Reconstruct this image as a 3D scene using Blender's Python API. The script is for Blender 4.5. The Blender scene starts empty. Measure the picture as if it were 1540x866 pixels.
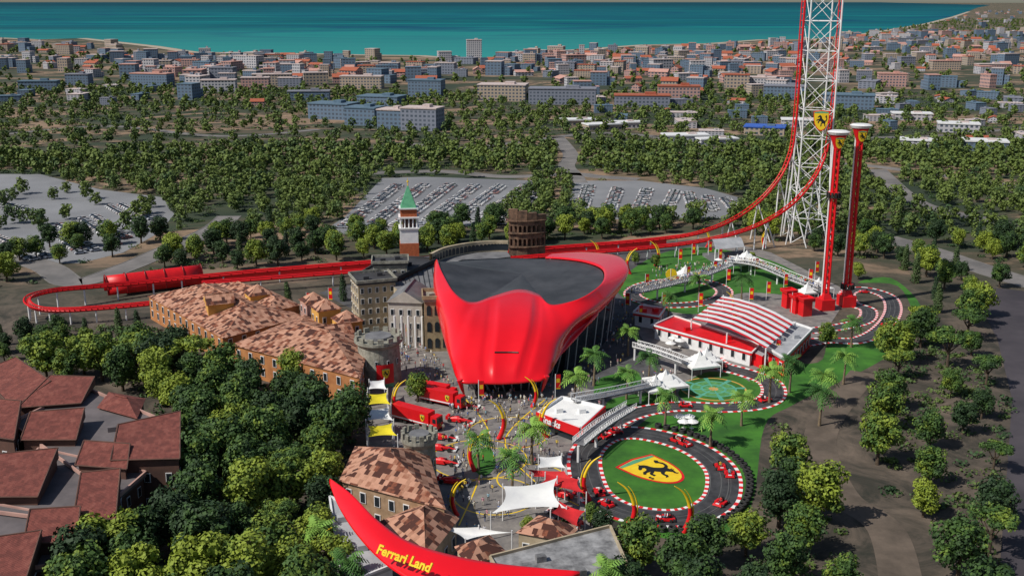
import bpy, math, random
import numpy as np
from mathutils import Vector, Matrix
from mathutils.geometry import tessellate_polygon
R=random.Random(7); rs=np.random.RandomState(5)
SC=bpy.context.scene; C=SC.collection
H=92.0; FO=1600.0; PI=math.pi
PT=math.atan(430/FO); cp,sp=math.cos(PT),math.sin(PT)
# survey helper: plan position (metres) of a mark seen at height z
def g(a,b,z=0.0):
    u=(a-770)/FO; v=(433-b)/FO
    t=(z-H)/(-sp+v*cp)
    return Vector((u*t,(cp+v*sp)*t,z))
def G(L,z=0.0): return [g(p[0],p[1],p[2] if len(p)>2 else z) for p in L]
# ---------------------------------------------------------------- materials
def nn(t,typ,ins=None,**kw):
    n=t.nodes.new(typ)
    for k,v in kw.items(): setattr(n,k,v)
    for k,v in (ins or {}).items():
        if isinstance(v,bpy.types.NodeSocket): t.links.new(v,n.inputs[k])
        else: n.inputs[k].default_value=v
    return n
def ramp(t,fac,stops,interp='LINEAR'):
    n=t.nodes.new('ShaderNodeValToRGB'); n.color_ramp.interpolation=interp
    e=n.color_ramp.elements
    while len(e)>1: e.remove(e[-1])
    e[0].position=stops[0][0]; e[0].color=(*stops[0][1],1)
    for p,c in stops[1:]:
        x=e.new(p); x.color=(*c,1)
    t.links.new(fac,n.inputs[0]); return n.outputs[0]
def mk(name):
    m=bpy.data.materials.new(name); m.use_nodes=True
    return m,m.node_tree,m.node_tree.nodes['Principled BSDF']
def mat(name,c,rough=.8,c2=None,sc=.5,metal=0,coat=0,det=4,bump=0):
    m,t,b=mk(name)
    b.inputs['Roughness'].default_value=rough; b.inputs['Metallic'].default_value=metal
    b.inputs['Coat Weight'].default_value=coat
    if c2 is None: c2=tuple(x*.75 for x in c)
    geo=nn(t,'ShaderNodeNewGeometry')
    no=nn(t,'ShaderNodeTexNoise',{'Vector':geo.outputs['Position'],'Scale':sc,'Detail':det,'Roughness':.65})
    t.links.new(ramp(t,no.outputs[0],[(.35,c2),(.65,c)]),b.inputs['Base Color'])
    if bump:
        bp=nn(t,'ShaderNodeBump',{'Height':no.outputs[0],'Strength':bump,'Distance':.3}); t.links.new(bp.outputs[0],b.inputs['Normal'])
    return m
def mix(t,f,a,b):
    n=nn(t,'ShaderNodeMix',data_type='RGBA')
    for s,v in ((0,f),(6,a),(7,b)):
        if isinstance(v,bpy.types.NodeSocket): t.links.new(v,n.inputs[s])
        else: n.inputs[s].default_value=v if s==0 else (*v,1)
    return n.outputs[2]
RED=mat('glossy_red_paint',(.8,.006,.014),.24,(.7,.005,.011),.05,coat=.5)
RED2=mat('red_paint',(.72,.008,.013),.45,(.58,.006,.01),.4)
DRED=mat('dark_red',(.22,.005,.008),.5)
YEL=mat('yellow_paint',(.85,.62,.02),.45,(.8,.5,.015))
WHI=mat('white_paint',(.8,.8,.8),.5,(.68,.68,.7),.6)
FAB=mat('white_fabric',(.82,.82,.8),.8,(.72,.72,.72),.3)
BLK=mat('black_rubber',(.02,.02,.02),.7)
BPA=mat('black_paint',(.012,.012,.012),.5)
GRY=mat('light_grey_metal',(.42,.43,.45),.5,(.3,.31,.33),.25)
KRB=mat('kerb_concrete',(.2,.19,.18),.9,(.13,.12,.12),.3)
DGR=mat('dark_roof_membrane',(.05,.05,.055),.75,(.025,.025,.03),.12)
MGR=mat('grey_roof',(.2,.2,.21),.7,(.11,.11,.12),.25)
GLS=mat('dark_glass',(.03,.04,.05),.12,metal=.3)
GRN=mat('verdigris_green',(.12,.4,.22),.6,(.07,.28,.15),.6)
STO=mat('grey_stone',(.33,.32,.27),.9,(.17,.165,.135),.8,bump=.5)
BEI=mat('beige_stucco',(.46,.38,.27),.9,(.32,.26,.17),.3)
ORG=mat('orange_stucco',(.5,.22,.08),.9,(.34,.13,.045),.3)
OCH=mat('ochre_stucco',(.66,.36,.08),.9,(.5,.26,.06),.3)
BRW=mat('brown_stucco',(.13,.062,.045),.9,(.075,.038,.03),.2)
PNK=mat('pink_stucco',(.5,.3,.25),.9,(.36,.21,.18),.2)
RUI=mat('ruin_stone',(.24,.14,.09),.95,(.07,.045,.032),.5,bump=.5)
BRK=mat('brick_red',(.45,.12,.045),.9,(.32,.08,.03),1.5)
BARK=mat('bark',(.1,.07,.045),.95,(.05,.035,.025),2)
PBARK=mat('palm_bark',(.22,.16,.1),.95,(.12,.09,.06),3)
SKIN=mat('skin',(.5,.3,.2),.6); HAIR=mat('hair',(.05,.03,.02),.8)
ROAD=mat('pale_road',(.21,.195,.19),.9,(.12,.115,.115),.06)
ROADD=mat('dark_road',(.07,.06,.07),.85,(.035,.03,.038),.05)
LOT=mat('car_park_asphalt',(.24,.245,.26),.85,(.16,.165,.18),.015)
PAVE=mat('plaza_paving',(.25,.23,.215),.8,(.14,.13,.13),.35)
PAVD=mat('dark_paving',(.1,.1,.105),.85,(.045,.045,.05),.2)
LAWN=mat('lawn_grass',(.05,.19,.015),.95,(.018,.085,.008),.12,det=8)
LAWN2=mat('garden_mosaic',(.12,.32,.1),.9,(.05,.2,.06),.9)
SAND=mat('sand_beach',(.42,.36,.28),.95)
def tilemat(name,a,b,c,con=1.0,wv=.35,bw=.5,rh=.9):
    m,t,bs=mk(name); bs.inputs['Roughness'].default_value=.85
    uv=nn(t,'ShaderNodeUVMap')
    br=nn(t,'ShaderNodeTexBrick',{'Vector':uv.outputs[0],'Color1':(0,0,0,1),'Color2':(con,con,con,1),'Mortar':(.5,.5,.5,1),'Scale':1.0,'Mortar Size':.0,'Brick Width':bw,'Row Height':rh,'Bias':0.0})
    geo=nn(t,'ShaderNodeNewGeometry')
    no=nn(t,'ShaderNodeTexNoise',{'Vector':geo.outputs['Position'],'Scale':.45,'Detail':5.0,'Roughness':.7})
    w=nn(t,'ShaderNodeTexWave',{'Vector':uv.outputs[0],'Scale':1.6,'Distortion':.3},bands_direction='X')
    ad=nn(t,'ShaderNodeMath',{0:br.outputs[0],1:no.outputs[0]},operation='ADD')
    sub=nn(t,'ShaderNodeMath',{0:ad.outputs[0],1:-.25-.25*con},operation='ADD')
    col=ramp(t,sub.outputs[0],[(.18,c),(.36,b),(.56,a),(.85,tuple(min(.75,x*1.3+.04) for x in a))])
    dk=mix(t,w.outputs['Fac'],tuple(x*.6 for x in c),(1,1,1))
    mu=nn(t,'ShaderNodeMix',data_type='RGBA',blend_type='MULTIPLY'); mu.inputs[0].default_value=wv
    t.links.new(col,mu.inputs[6]); t.links.new(dk,mu.inputs[7])
    t.links.new(mu.outputs[2],bs.inputs['Base Color'])
    bp=nn(t,'ShaderNodeBump',{'Height':w.outputs['Fac'],'Strength':.6,'Distance':.15}); t.links.new(bp.outputs[0],bs.inputs['Normal'])
    return m
TER=tilemat('terracotta_tiles',(.5,.25,.16),(.32,.1,.05),(.09,.028,.018),1.1,.35,.9,1.2)
TER2=tilemat('dull_terracotta_tiles',(.36,.12,.09),(.29,.08,.06),(.2,.055,.042),.25,.55)
def facade(name,wall):
    m,t,b=mk(name); b.inputs['Roughness'].default_value=.8
    uv=nn(t,'ShaderNodeUVMap')
    br=nn(t,'ShaderNodeTexBrick',{'Vector':uv.outputs[0],'Color1':(.05,.07,.1,1),'Color2':(.1,.12,.16,1),'Mortar':(*wall,1),'Scale':1.0,'Mortar Size':.75,'Mortar Smooth':.0,'Brick Width':3.4,'Row Height':3.1},offset=0)
    t.links.new(br.outputs[0],b.inputs['Base Color']); return m
WALLS=[facade('facade_'+n,c) for n,c in (('white',(.46,.45,.48)),('pink',(.46,.28,.25)),('bluegrey',(.12,.18,.26)),('beige',(.4,.32,.25)),('grey',(.2,.22,.28)))]
ROOFS=[mat('townroof_'+n,c,.9) for n,c in (('pale',(.58,.48,.46)),('pink',(.55,.3,.25)),('terracotta',(.4,.11,.06)),('grey',(.22,.23,.28)),('slate',(.11,.18,.25)))]
def stripes(name,cols,period,axis=0,rough=.6):
    m,t,b=mk(name); b.inputs['Roughness'].default_value=rough
    uv=nn(t,'ShaderNodeUVMap'); s=nn(t,'ShaderNodeSeparateXYZ',{0:uv.outputs[0]})
    d=nn(t,'ShaderNodeMath',{0:s.outputs[axis],1:period},operation='DIVIDE'); f=nn(t,'ShaderNodeMath',{0:d.outputs[0]},operation='FRACT')
    t.links.new(ramp(t,f.outputs[0],[(i/len(cols),c) for i,c in enumerate(cols)],'CONSTANT'),b.inputs['Base Color']); return m
KERB=stripes('kerb_stripes',[(.7,.015,.02),(.8,.8,.8)],2.2)
TRK=mat('track_asphalt',(.06,.06,.065),.7,(.024,.024,.027),.35)
TMK=mat('tyre_marks',(.13,.13,.13),.8)
def leafmat(name,dark,mid,lite,sc=.18,oc=.35):
    m,t,b=mk(name); b.inputs['Roughness'].default_value=.75
    geo=nn(t,'ShaderNodeNewGeometry'); oi=nn(t,'ShaderNodeObjectInfo')
    n1=nn(t,'ShaderNodeTexNoise',{'Vector':geo.outputs['Position'],'Scale':sc,'Detail':5.0,'Roughness':.75})
    r1=nn(t,'ShaderNodeMath',{0:oi.outputs['Random'],1:oc},operation='MULTIPLY')
    r2=nn(t,'ShaderNodeMath',{0:r1.outputs[0],1:-oc/2},operation='ADD')
    ad=nn(t,'ShaderNodeMath',{0:n1.outputs[0],1:r2.outputs[0]},operation='ADD')
    t.links.new(ramp(t,ad.outputs[0],[(.33,dark),(.5,mid),(.68,lite)]),b.inputs['Base Color']); return m
LEAF=leafmat('foliage',(.014,.04,.01),(.05,.11,.016),(.21,.27,.022),.3,.42)  # lite and dark stops put sunlit and shaded tones into the varied leaf colour
LEAFD=leafmat('cypress_foliage',(.01,.03,.012),(.025,.06,.016),(.06,.1,.025))
LEAFF=leafmat('woodland_foliage',(.01,.03,.016),(.032,.075,.022),(.12,.17,.03),.07)
PALM=leafmat('palm_frond',(.03,.1,.015),(.08,.2,.03),(.2,.36,.05))
def ground_mat():
    m,t,b=mk('ground_soil'); b.inputs['Roughness'].default_value=.95
    geo=nn(t,'ShaderNodeNewGeometry'); P=geo.outputs['Position']
    mp=nn(t,'ShaderNodeMapping',{0:P,3:(.7,1.2,1)})
    n1=nn(t,'ShaderNodeTexNoise',{'Vector':mp.outputs[0],'Scale':.012,'Detail':8.0,'Roughness':.7,'Distortion':.6})
    n2=nn(t,'ShaderNodeTexNoise',{'Vector':P,'Scale':.07,'Detail':8.0,'Roughness':.75,'Distortion':.8})
    a=ramp(t,n1.outputs[0],[(.3,(.012,.026,.014)),(.45,(.03,.045,.02)),(.52,(.08,.065,.04)),(.57,(.3,.2,.13)),(.62,(.12,.09,.055)),(.68,(.04,.045,.022)),(.8,(.02,.034,.016))])
    near=ramp(t,n2.outputs[0],[(.3,(.012,.016,.01)),(.43,(.04,.035,.026)),(.56,(.1,.078,.06)),(.72,(.17,.13,.1))])
    s=nn(t,'ShaderNodeSeparateXYZ',{0:P})
    mr=nn(t,'ShaderNodeMapRange',{0:s.outputs[1],1:300.0,2:420.0})
    t.links.new(mix(t,mr.outputs[0],near,a),b.inputs['Base Color']); return m
def sea_mat():
    m,t,b=mk('sea_water'); b.inputs['Roughness'].default_value=.7; b.inputs['Specular IOR Level'].default_value=.08
    geo=nn(t,'ShaderNodeNewGeometry')
    mp=nn(t,'ShaderNodeMapping',{0:geo.outputs['Position'],3:(.0004,.0014,1)})
    no=nn(t,'ShaderNodeTexNoise',{'Vector':mp.outputs[0],'Scale':1.0,'Detail':6.0,'Distortion':1.4})
    a=ramp(t,no.outputs[0],[(.36,(.001,.07,.1)),(.46,(.001,.13,.14)),(.52,(.001,.055,.12)),(.6,(.003,.17,.175))])
    s=nn(t,'ShaderNodeSeparateXYZ',{0:geo.outputs['Position']})
    mr=nn(t,'ShaderNodeMapRange',{0:s.outputs[1],1:1800.0,2:4200.0})
    mr2=nn(t,'ShaderNodeMapRange',{0:s.outputs[1],1:8000.0,2:30000.0})
    near=mix(t,mr.outputs[0],(.03,.25,.24),a)
    t.links.new(mix(t,mr2.outputs[0],near,(.001,.055,.08)),b.inputs['Base Color']); return m
def clothmat(name,cols,crowd=False,sc=.9):
    m,t,b=mk(name); b.inputs['Roughness'].default_value=.85
    if crowd:
        geo=nn(t,'ShaderNodeNewGeometry'); v=nn(t,'ShaderNodeTexVoronoi',{'Vector':geo.outputs['Position'],'Scale':sc})
        f=nn(t,'ShaderNodeSeparateColor',{0:v.outputs['Color']}).outputs[0]
    else: f=nn(t,'ShaderNodeObjectInfo').outputs['Random']
    t.links.new(ramp(t,f,[(i/len(cols),c) for i,c in enumerate(cols)],'CONSTANT'),b.inputs['Base Color']); return m
SH=[(.75,.75,.75),(.6,.03,.03),(.1,.18,.45),(.75,.72,.6),(.7,.5,.05),(.3,.5,.6),(.8,.8,.8),(.04,.04,.05),(.5,.25,.3),(.65,.65,.7)]
PA=[(.04,.05,.09),(.3,.25,.18),(.06,.06,.07),(.08,.12,.25),(.5,.47,.4)]
SHIRT=clothmat('shirt',SH); PANTS=clothmat('trousers',PA); SHC=clothmat('shirt_crowd',SH,True); PAC=clothmat('trousers_crowd',PA,True)
CCOL=[(.6,.6,.6),(.45,.46,.48),(.3,.16,.15),(.13,.13,.15),(.65,.65,.65),(.36,.38,.43),(.55,.5,.49),(.25,.26,.28),(.6,.58,.6)]
CARC=clothmat('car_paint',CCOL); CARX=clothmat('car_paint_far',CCOL,True,.35)
# ---------------------------------------------------------------- mesh helper
KIDS={}
class MB:
    def __init__(s): s.v=[];s.f=[];s.m=[];s.uv={}
    def face(s,pts,m=0,uv=None):
        i=len(s.v); s.v+=[tuple(p) for p in pts]
        if uv: s.uv[len(s.f)]=uv
        s.f.append(tuple(range(i,i+len(pts)))); s.m.append(m)
    def grid(s,rows,m=0,closed=False):
        i0=len(s.v); nc=len(rows[0])
        for r in rows: s.v+=[tuple(p) for p in r]
        for a in range(len(rows)-1):
            for b in range(nc if closed else nc-1):
                c=(b+1)%nc
                s.f.append((i0+a*nc+b,i0+a*nc+c,i0+(a+1)*nc+c,i0+(a+1)*nc+b)); s.m.append(m)
    def box(s,c,sz,rot=0,m=0,tp=(1,1),mt=None):
        x,y,z=sz[0]/2,sz[1]/2,sz[2]; ca,sa=math.cos(rot),math.sin(rot)
        def P(a,b,cc,t=(1,1)):
            a*=t[0]; b*=t[1]
            return (c[0]+a*ca-b*sa,c[1]+a*sa+b*ca,c[2]+cc)
        q=[(-x,-y),(x,-y),(x,y),(-x,y)]
        lo=[P(a,b,0) for a,b in q]; hi=[P(a,b,z,tp) for a,b in q]
        for i in range(4): s.face([lo[i],lo[(i+1)%4],hi[(i+1)%4],hi[i]],m)
        s.face(hi,m if mt is None else mt); s.face(lo[::-1],m)
    def cyl(s,a,b,r0,r1=None,n=8,m=0,cap=True):
        a=Vector(a);b=Vector(b); r1=r0 if r1 is None else r1
        d=(b-a).normalized(); u=d.orthogonal().normalized(); w=d.cross(u)
        ra=[a+(u*math.cos(2*PI*k/n)+w*math.sin(2*PI*k/n))*r0 for k in range(n)]
        rb=[b+(u*math.cos(2*PI*k/n)+w*math.sin(2*PI*k/n))*r1 for k in range(n)]
        s.grid([ra,rb],m,True)
        if cap:
            s.face(ra[::-1],m); s.face(rb,m)
    def tube(s,pts,r,n=6,m=0):
        rows=[];L=len(pts); pts=[Vector(p) for p in pts]
        for i,p in enumerate(pts):
            d=(pts[min(i+1,L-1)]-pts[max(i-1,0)]).normalized()
            u=d.cross(Vector((.13,.97,.2))).normalized(); w=d.cross(u)
            rr=r[i] if isinstance(r,(list,tuple)) else r
            rows.append([p+(u*math.cos(2*PI*k/n)+w*math.sin(2*PI*k/n))*rr for k in range(n)])
        s.grid(rows,m,True); s.face(rows[0],m); s.face(rows[-1][::-1],m)
    def sheet(s,pts,m=0):
        pts=[Vector(p) for p in pts]
        for t in tessellate_polygon([[Vector((p.x,p.y,0)) for p in pts]]): s.face([pts[k] for k in t],m)
    def prism(s,poly,z0,z1,m=0,mt=None):
        n=len(poly)
        for i in range(n):
            a,b=poly[i],poly[(i+1)%n]
            s.face([(a[0],a[1],z0),(b[0],b[1],z0),(b[0],b[1],z1),(a[0],a[1],z1)],m)
        s.sheet([(p[0],p[1],z1) for p in poly],m if mt is None else mt)
    def strip(s,pts,o0,o1,z=0,m=0,closed=False,h=0):
        L=len(pts); nr=[]
        for i in range(L):
            a=pts[(i-1)%L] if closed or i>0 else pts[0]; b=pts[(i+1)%L] if closed or i<L-1 else pts[-1]
            d=(b-a); d.z=0; d.normalize(); nr.append(Vector((-d.y,d.x,0)))
        acc=0
        for i in range(L if closed else L-1):
            j=(i+1)%L; l=(pts[j]-pts[i]).length
            q=[pts[i]+nr[i]*o0,pts[i]+nr[i]*o1,pts[j]+nr[j]*o1,pts[j]+nr[j]*o0]
            q=[Vector((p.x,p.y,p.z+z+h)) for p in q]
            s.face(q,m,[(acc,0),(acc,1),(acc+l,1),(acc+l,0)])
            if h:
                for a,b,ua,ub in ((q[0],q[3],acc,acc+l),(q[1],q[2],acc,acc+l)):
                    s.face([a-Vector((0,0,h)),b-Vector((0,0,h)),b,a],m,[(ua,0),(ub,0),(ub,1),(ua,1)])
            acc+=l
    def obj(s,name,mats,parent=None,org=None,smooth=False,**pr):
        me=bpy.data.meshes.new(name)
        if org is None: org=parent.location if parent else Vector((0,0,0))
        V=[(a-org[0],b-org[1],c-org[2]) for a,b,c in s.v]
        me.from_pydata(V,[],s.f)
        if not isinstance(mats,(list,tuple)): mats=[mats]
        for m in mats: me.materials.append(m)
        me.polygons.foreach_set('material_index',s.m)
        if smooth: me.polygons.foreach_set('use_smooth',[True]*len(s.f))
        me.update()
        uvl=me.uv_layers.new(name='UVMap'); data=uvl.data
        for k,p in enumerate(me.polygons):
            if k in s.uv:
                for li,q in zip(p.loop_indices,s.uv[k]): data[li].uv=q
            else:
                n=p.normal
                if abs(n.z)>.999: U=Vector((1,0,0)); W=Vector((0,1,0))
                else:
                    U=Vector((-n.y,n.x,0)).normalized(); W=n.cross(U)
                    if W.z<0: W=-W
                for li in p.loop_indices:
                    co=me.vertices[me.loops[li].vertex_index].co; data[li].uv=(co.dot(U),co.dot(W))
        o=bpy.data.objects.new(name,me); C.objects.link(o)
        if parent: o.parent=parent; KIDS.setdefault(parent.name,[]).append(o)
        else: o.location=org
        for k,v in pr.items(): o[k]=v
        return o
def root(name,label,cat,loc=(0,0,0),group=None):
    o=bpy.data.objects.new(name,None); C.objects.link(o); o.location=loc; o.empty_display_size=.5
    o['label']=label; o['category']=cat
    if group: o['group']=group
    return o
def dup(p,loc,rz=0,s=1.0,sz=None):
    q=p.copy(); C.objects.link(q)
    for ch in KIDS.get(p.name,[]):
        c=ch.copy(); c.parent=q; C.objects.link(c); KIDS.setdefault(q.name,[]).append(c)
    place(q,loc,rz,s,sz); return q
def place(q,loc,rz=0,s=1.0,sz=None):
    q.location=loc; q.rotation_euler=(0,0,rz); q.scale=(s,s,s if sz is None else sz)
def many(p,places):
    out=[]
    for i,a in enumerate(places):
        if i==0: place(p,*a); out.append(p)
        else: out.append(dup(p,*a))
    return out
def cat(P,n=8,closed=False):
    P=[Vector(p) for p in P]; L=len(P); out=[]
    for i in range(L if closed else L-1):
        p1=P[i]; p2=P[(i+1)%L]
        p0=P[(i-1)%L] if (closed or i>0) else p1
        p3=P[(i+2)%L] if (closed or i+2<L) else p2
        for k in range(n):
            t=k/n; out.append(.5*(2*p1+(p2-p0)*t+(2*p0-5*p1+4*p2-p3)*t*t+(3*p1-p0-3*p2+p3)*t**3))
    if not closed: out.append(P[-1])
    return out
def structure(name,mb,mats,**k):
    o=mb.obj(name,mats,**k); o['kind']='structure'; return o
def inpoly(x,y,poly):
    c=False; n=len(poly); j=n-1
    for i in range(n):
        xi,yi=poly[i][0],poly[i][1]; xj,yj=poly[j][0],poly[j][1]
        if (yi>y)!=(yj>y) and x<(xj-xi)*(y-yi)/(yj-yi)+xi: c=not c
        j=i
    return c
def sheet_at(name,px,z,m,smoothn=0):
    pts=G(px); 
    if smoothn: pts=cat(pts,smoothn,True)
    mb=MB(); mb.sheet([(p.x,p.y,z) for p in pts]); structure(name,mb,m); return [(p.x,p.y) for p in pts]
# ---------------------------------------------------------------- ground, sea
mb=MB(); mb.face([(-60000,-500,0),(60000,-500,0),(60000,90000,0),(-60000,90000,0)]); structure('ground',mb,ground_mat())
coast=[(-200,57),(0,57),(60,60),(130,58),(240,70),(300,79),(420,80),(560,83),(640,84),(700,89),(760,86),(850,76),(960,68),(1060,66),(1140,60),(1210,60),(1270,55),(1330,46),(1390,36),(1430,26),(1455,18),(1470,12),(1490,8)]
cw=G(coast)
mb=MB(); mb.sheet([(p.x,p.y,.6) for p in cw]+[(60000,180000,.6),(-150000,180000,.6),(-60000,3000,.6)]); structure('sea',mb,sea_mat())
mb=MB(); mb.strip([Vector((p.x,p.y,.3)) for p in cw[1:-2]],-28,12,.1); structure('beach',mb,SAND)
KEEP=[]
lotC=sheet_at('car_park_ground',[(480,352),(520,325),(575,268),(640,266),(806,272),(800,292),(760,312),(735,338),(620,345),(540,352)],.03,LOT)
lotR=sheet_at('car_park_ground_east',[(850,330),(862,272),(965,272),(1060,283),(1140,305),(1090,328),(940,330)],.03,LOT)
lotL=sheet_at('car_park_ground_west',[(-60,402),(-60,262),(60,262),(150,285),(245,297),(262,322),(240,350),(185,380),(120,396),(60,396)],.03,LOT)
KEEP+=[lotC,lotR]
ROADS=[]
def road(px,w,m=ROAD,z=.05,name='road',keep=True,kerb=True):
    pts=cat(G(px),8); mb=MB(); mb.strip(pts,-w/2,w/2,z); structure(name,mb,m)
    if kerb: mb=MB(); mb.strip(pts,-w/2-.4,-w/2,0,h=.14); mb.strip(pts,w/2,w/2+.4,0,h=.14); structure('kerb_of_'+name,mb,KRB)
    if keep: ROADS.append((pts,w/2+3))
road([(-60,372),(60,398),(112,425),(190,402),(250,376),(320,345),(345,325)],10)
road([(838,206),(858,232),(852,250),(862,262),(870,275)],9)
road([(520,262),(660,258),(760,266),(860,262),(900,266),(960,270)],9)
road([(980,205),(1060,222),(1160,240),(1290,248),(1400,262),(1560,285)],8)
road([(1330,358),(1400,378),(1470,402),(1560,430)],12)
road([(1320,255),(1380,305),(1480,330),(1560,345)],9)
road([(600,215),(700,222),(840,206),(900,200),(1000,206)],7)
road([(1110,190),(1230,205),(1400,205),(1560,190)],7)
road([(-20,205),(160,190),(330,205),(480,195)],7)
DIRT=mat('dirt_path',(.15,.115,.09),.95,(.07,.055,.042),.12,det=7)
road([(1300,560),(1235,650),(1262,740),(1335,800),(1365,940)],7,DIRT,name='path',kerb=False)
road([(200,180),(330,170),(480,182),(600,178),(720,160)],9,mat('tan_track',(.3,.2,.13),.95,(.16,.11,.07),.03),name='dirt_track',kerb=False)
wr=sheet_at('service_road',[(1455,428),(1560,440),(1640,900),(1500,900),(1515,700),(1522,600),(1500,510)],.04,ROADD,0); KEEP.append(wr)
# park surfaces
park=G([(210,470),(225,420),(560,392),(900,362),(1080,350),(1290,405),(1370,430),(1390,480),(1330,545),(1230,600),(1150,640),(1140,760),(1070,815),(960,812),(930,900),(500,900),(495,740),(520,690),(545,620),(380,575),(330,520),(215,490)])
PARK=[(p.x,p.y) for p in park]
HOTEL=[(p.x,p.y) for p in G([(-60,560),(120,600),(290,720),(270,790),(130,880),(-60,980)])]
LOOP=[(p.x,p.y) for p in G([(-20,430),(320,405),(330,480),(230,482),(60,486),(-20,480)])]
sheet_at('plaza_paving',[(600,470),(690,470),(845,560),(905,590),(900,640),(870,690),(880,740),(900,800),(940,900),(500,900),(500,800),(560,700),(545,620),(560,560),(575,500)],.02,PAVE)
sheet_at('promenade_paving',[(700,470),(900,440),(950,420),(985,440),(960,500),(1000,560),(1010,600),(960,640),(905,640),(905,590),(845,575)],.026,PAVD)
sheet_at('inner_road',[(480,440),(640,395),(900,372),(1075,358),(1100,372),(960,400),(930,440),(700,460),(560,480)],.012,PAVD)
sheet_at('infield_paving',[(940,440),(1080,360),(1160,380),(1280,440),(1240,500),(1130,560),(1120,612),(960,620),(905,600),(960,520)],.016,PAVE)
sheet_at('lawn',[(895,690),(915,660),(960,650),(1005,660),(1050,680),(1078,710),(1072,745),(1040,762),(990,768),(940,757),(905,735)],.03,LAWN,6)
sheet_at('lawn',[(1070,600),(1060,560),(1085,525),(1150,540),(1230,545),(1250,510),(1310,505),(1370,480),(1350,430),(1290,425),(1340,418),(1385,460),(1375,505),(1320,545),(1240,585),(1190,610),(1150,640),(1130,760),(1075,810),(1010,812),(900,770),(852,715),(870,640),(950,615),(1010,625)],.008,LAWN,5)
sheet_at('lawn',[(930,425),(985,385),(1055,372),(1160,392),(1225,430),(1215,445),(1130,440),(1090,448),(1060,470),(1015,470),(945,452)],.034,LAWN,5)
sheet_at('lawn',[(1020,590),(1060,560),(1110,565),(1135,585),(1110,608),(1050,608)],.038,LAWN,6)
sheet_at('lawn',[(920,600),(985,590),(1015,604),(960,612),(915,618)],.038,LAWN,5)
sheet_at('lawn',[(900,570),(955,560),(960,580),(900,600)],.042,LAWN,5)
sheet_at('lawn',[(705,690),(735,672),(745,700),(725,716)],.06,LAWN,5)
c=g(1073,585); mb=MB()
for k,(r0,r1,m) in enumerate([(0,1.2,1),(1.2,2.6,0),(2.6,3.2,2),(3.2,5.2,0),(5.2,5.7,2),(5.7,7.6,3),(7.6,8,1)]):
    for i in range(40):
        a,b=2*PI*i/40,2*PI*(i+1)/40
        q=[(c.x+r*math.cos(t),c.y+r*math.sin(t),.09) for r,t in ((r0,a),(r1,a),(r1,b),(r0,b))]
        mb.face(q if r0 else q[1:3]+[(c.x,c.y,.09)],m if i%5 else 2)
mb.cyl((c.x,c.y,0),(c.x,c.y,.085),8.1,n=40,m=1)
structure('garden_bed',mb,[LAWN2,OCH,mat('turquoise',(.1,.4,.28),.6),LAWN])
def track(px,w,closed,name='kart_track'):
    pts=cat(G(px),8,closed); mb=MB(); mb.strip(pts,-w/2,w/2,.06,closed=closed); structure(name,mb,TRK)
    mb=MB(); mb.strip(pts,-w/2-.75,-w/2,.0,closed=closed,h=.1); mb.strip(pts,w/2,w/2+.75,0,closed=closed,h=.1)
    structure('track_kerb',mb,KERB)
    mb=MB(); mb.strip(pts,-.6,-.45,.064,closed=closed); mb.strip(pts,.8,.95,.064,closed=closed); mb.strip(pts,1.3,1.38,.064,closed=closed); mb.strip(pts,-w/2+.15,-w/2+.3,.064,closed=closed); structure('track_marking',mb,TMK)
    return pts
OV=[(879,700),(886,674),(914,655),(957,651),(1010,661),(1055,680),(1085,708),(1087,742),(1070,763),(1035,777),(985,778),(932,767),(893,742)]
ov=track(OV,5.8,True)
track([(900,654),(925,634),(965,619),(1020,611),(1085,613),(1140,608),(1163,594),(1156,574),(1120,560),(1085,550),(1068,535),(1080,520),(1110,510)],4.8,False)
up=track([(952,445),(965,430),(1010,422),(1060,424),(1088,436),(1080,450),(1040,458),(990,458)],4.4,True)
track([(1190,520),(1240,512),(1290,512),(1325,495),(1343,468),(1335,446),(1300,435),(1275,440),(1280,456),(1305,466),(1300,482),(1262,492),(1215,498)],4.0,False)
mb=MB()
def ring(cc,r,w,z=.036,n=60):
    pts=[Vector((cc.x+r*math.cos(2*PI*i/n),cc.y+r*math.sin(2*PI*i/n),0)) for i in range(n)]; mb.strip(pts,-w/2,w/2,z,closed=True)
ring(g(765,650),9,.3); ring(g(745,745),8,.3,.04); ring(g(800,720),7,.3,.044); ring(g(720,690),10,.28,.048)
mb.strip(cat(G([(700,600),(735,650),(720,720),(690,790)]),8),-.15,.15,.052); mb.strip(cat(G([(820,600),(760,660),(800,720),(870,760)]),8),-.15,.15,.056)
structure('paving_line',mb,YEL)
# ---------------------------------------------------------------- emblem
HORSE=[(-.3,.26),(-.27,.31),(-.2,.37),(-.14,.42),(-.12,.49),(-.09,.42),(-.02,.38),(.03,.3),(.05,.2),(.08,.13),(.15,.06),(.22,.0),(.29,-.02),(.36,.02),(.4,.12),(.37,.22),(.3,.28),(.33,.36),(.4,.43),(.46,.36),(.42,.28),(.47,.18),(.46,.05),(.4,-.06),(.33,-.1),(.33,-.18),(.29,-.26),(.34,-.33),(.31,-.42),(.36,-.47),(.28,-.48),(.25,-.42),(.26,-.34),(.2,-.27),(.16,-.22),(.1,-.24),(.02,-.3),(.04,-.4),(-.02,-.48),(-.11,-.47),(-.05,-.42),(-.05,-.32),(-.03,-.24),(.03,-.16),(-.02,-.1),(-.06,-.04),(-.12,-.08),(-.2,-.12),(-.19,-.22),(-.27,-.24),(-.28,-.12),(-.24,-.05),(-.14,.0),(-.28,.01),(-.36,-.05),(-.41,-.01),(-.33,.09),(-.18,.12),(-.13,.17),(-.12,.25),(-.17,.27),(-.24,.22),(-.3,.22)]
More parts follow.
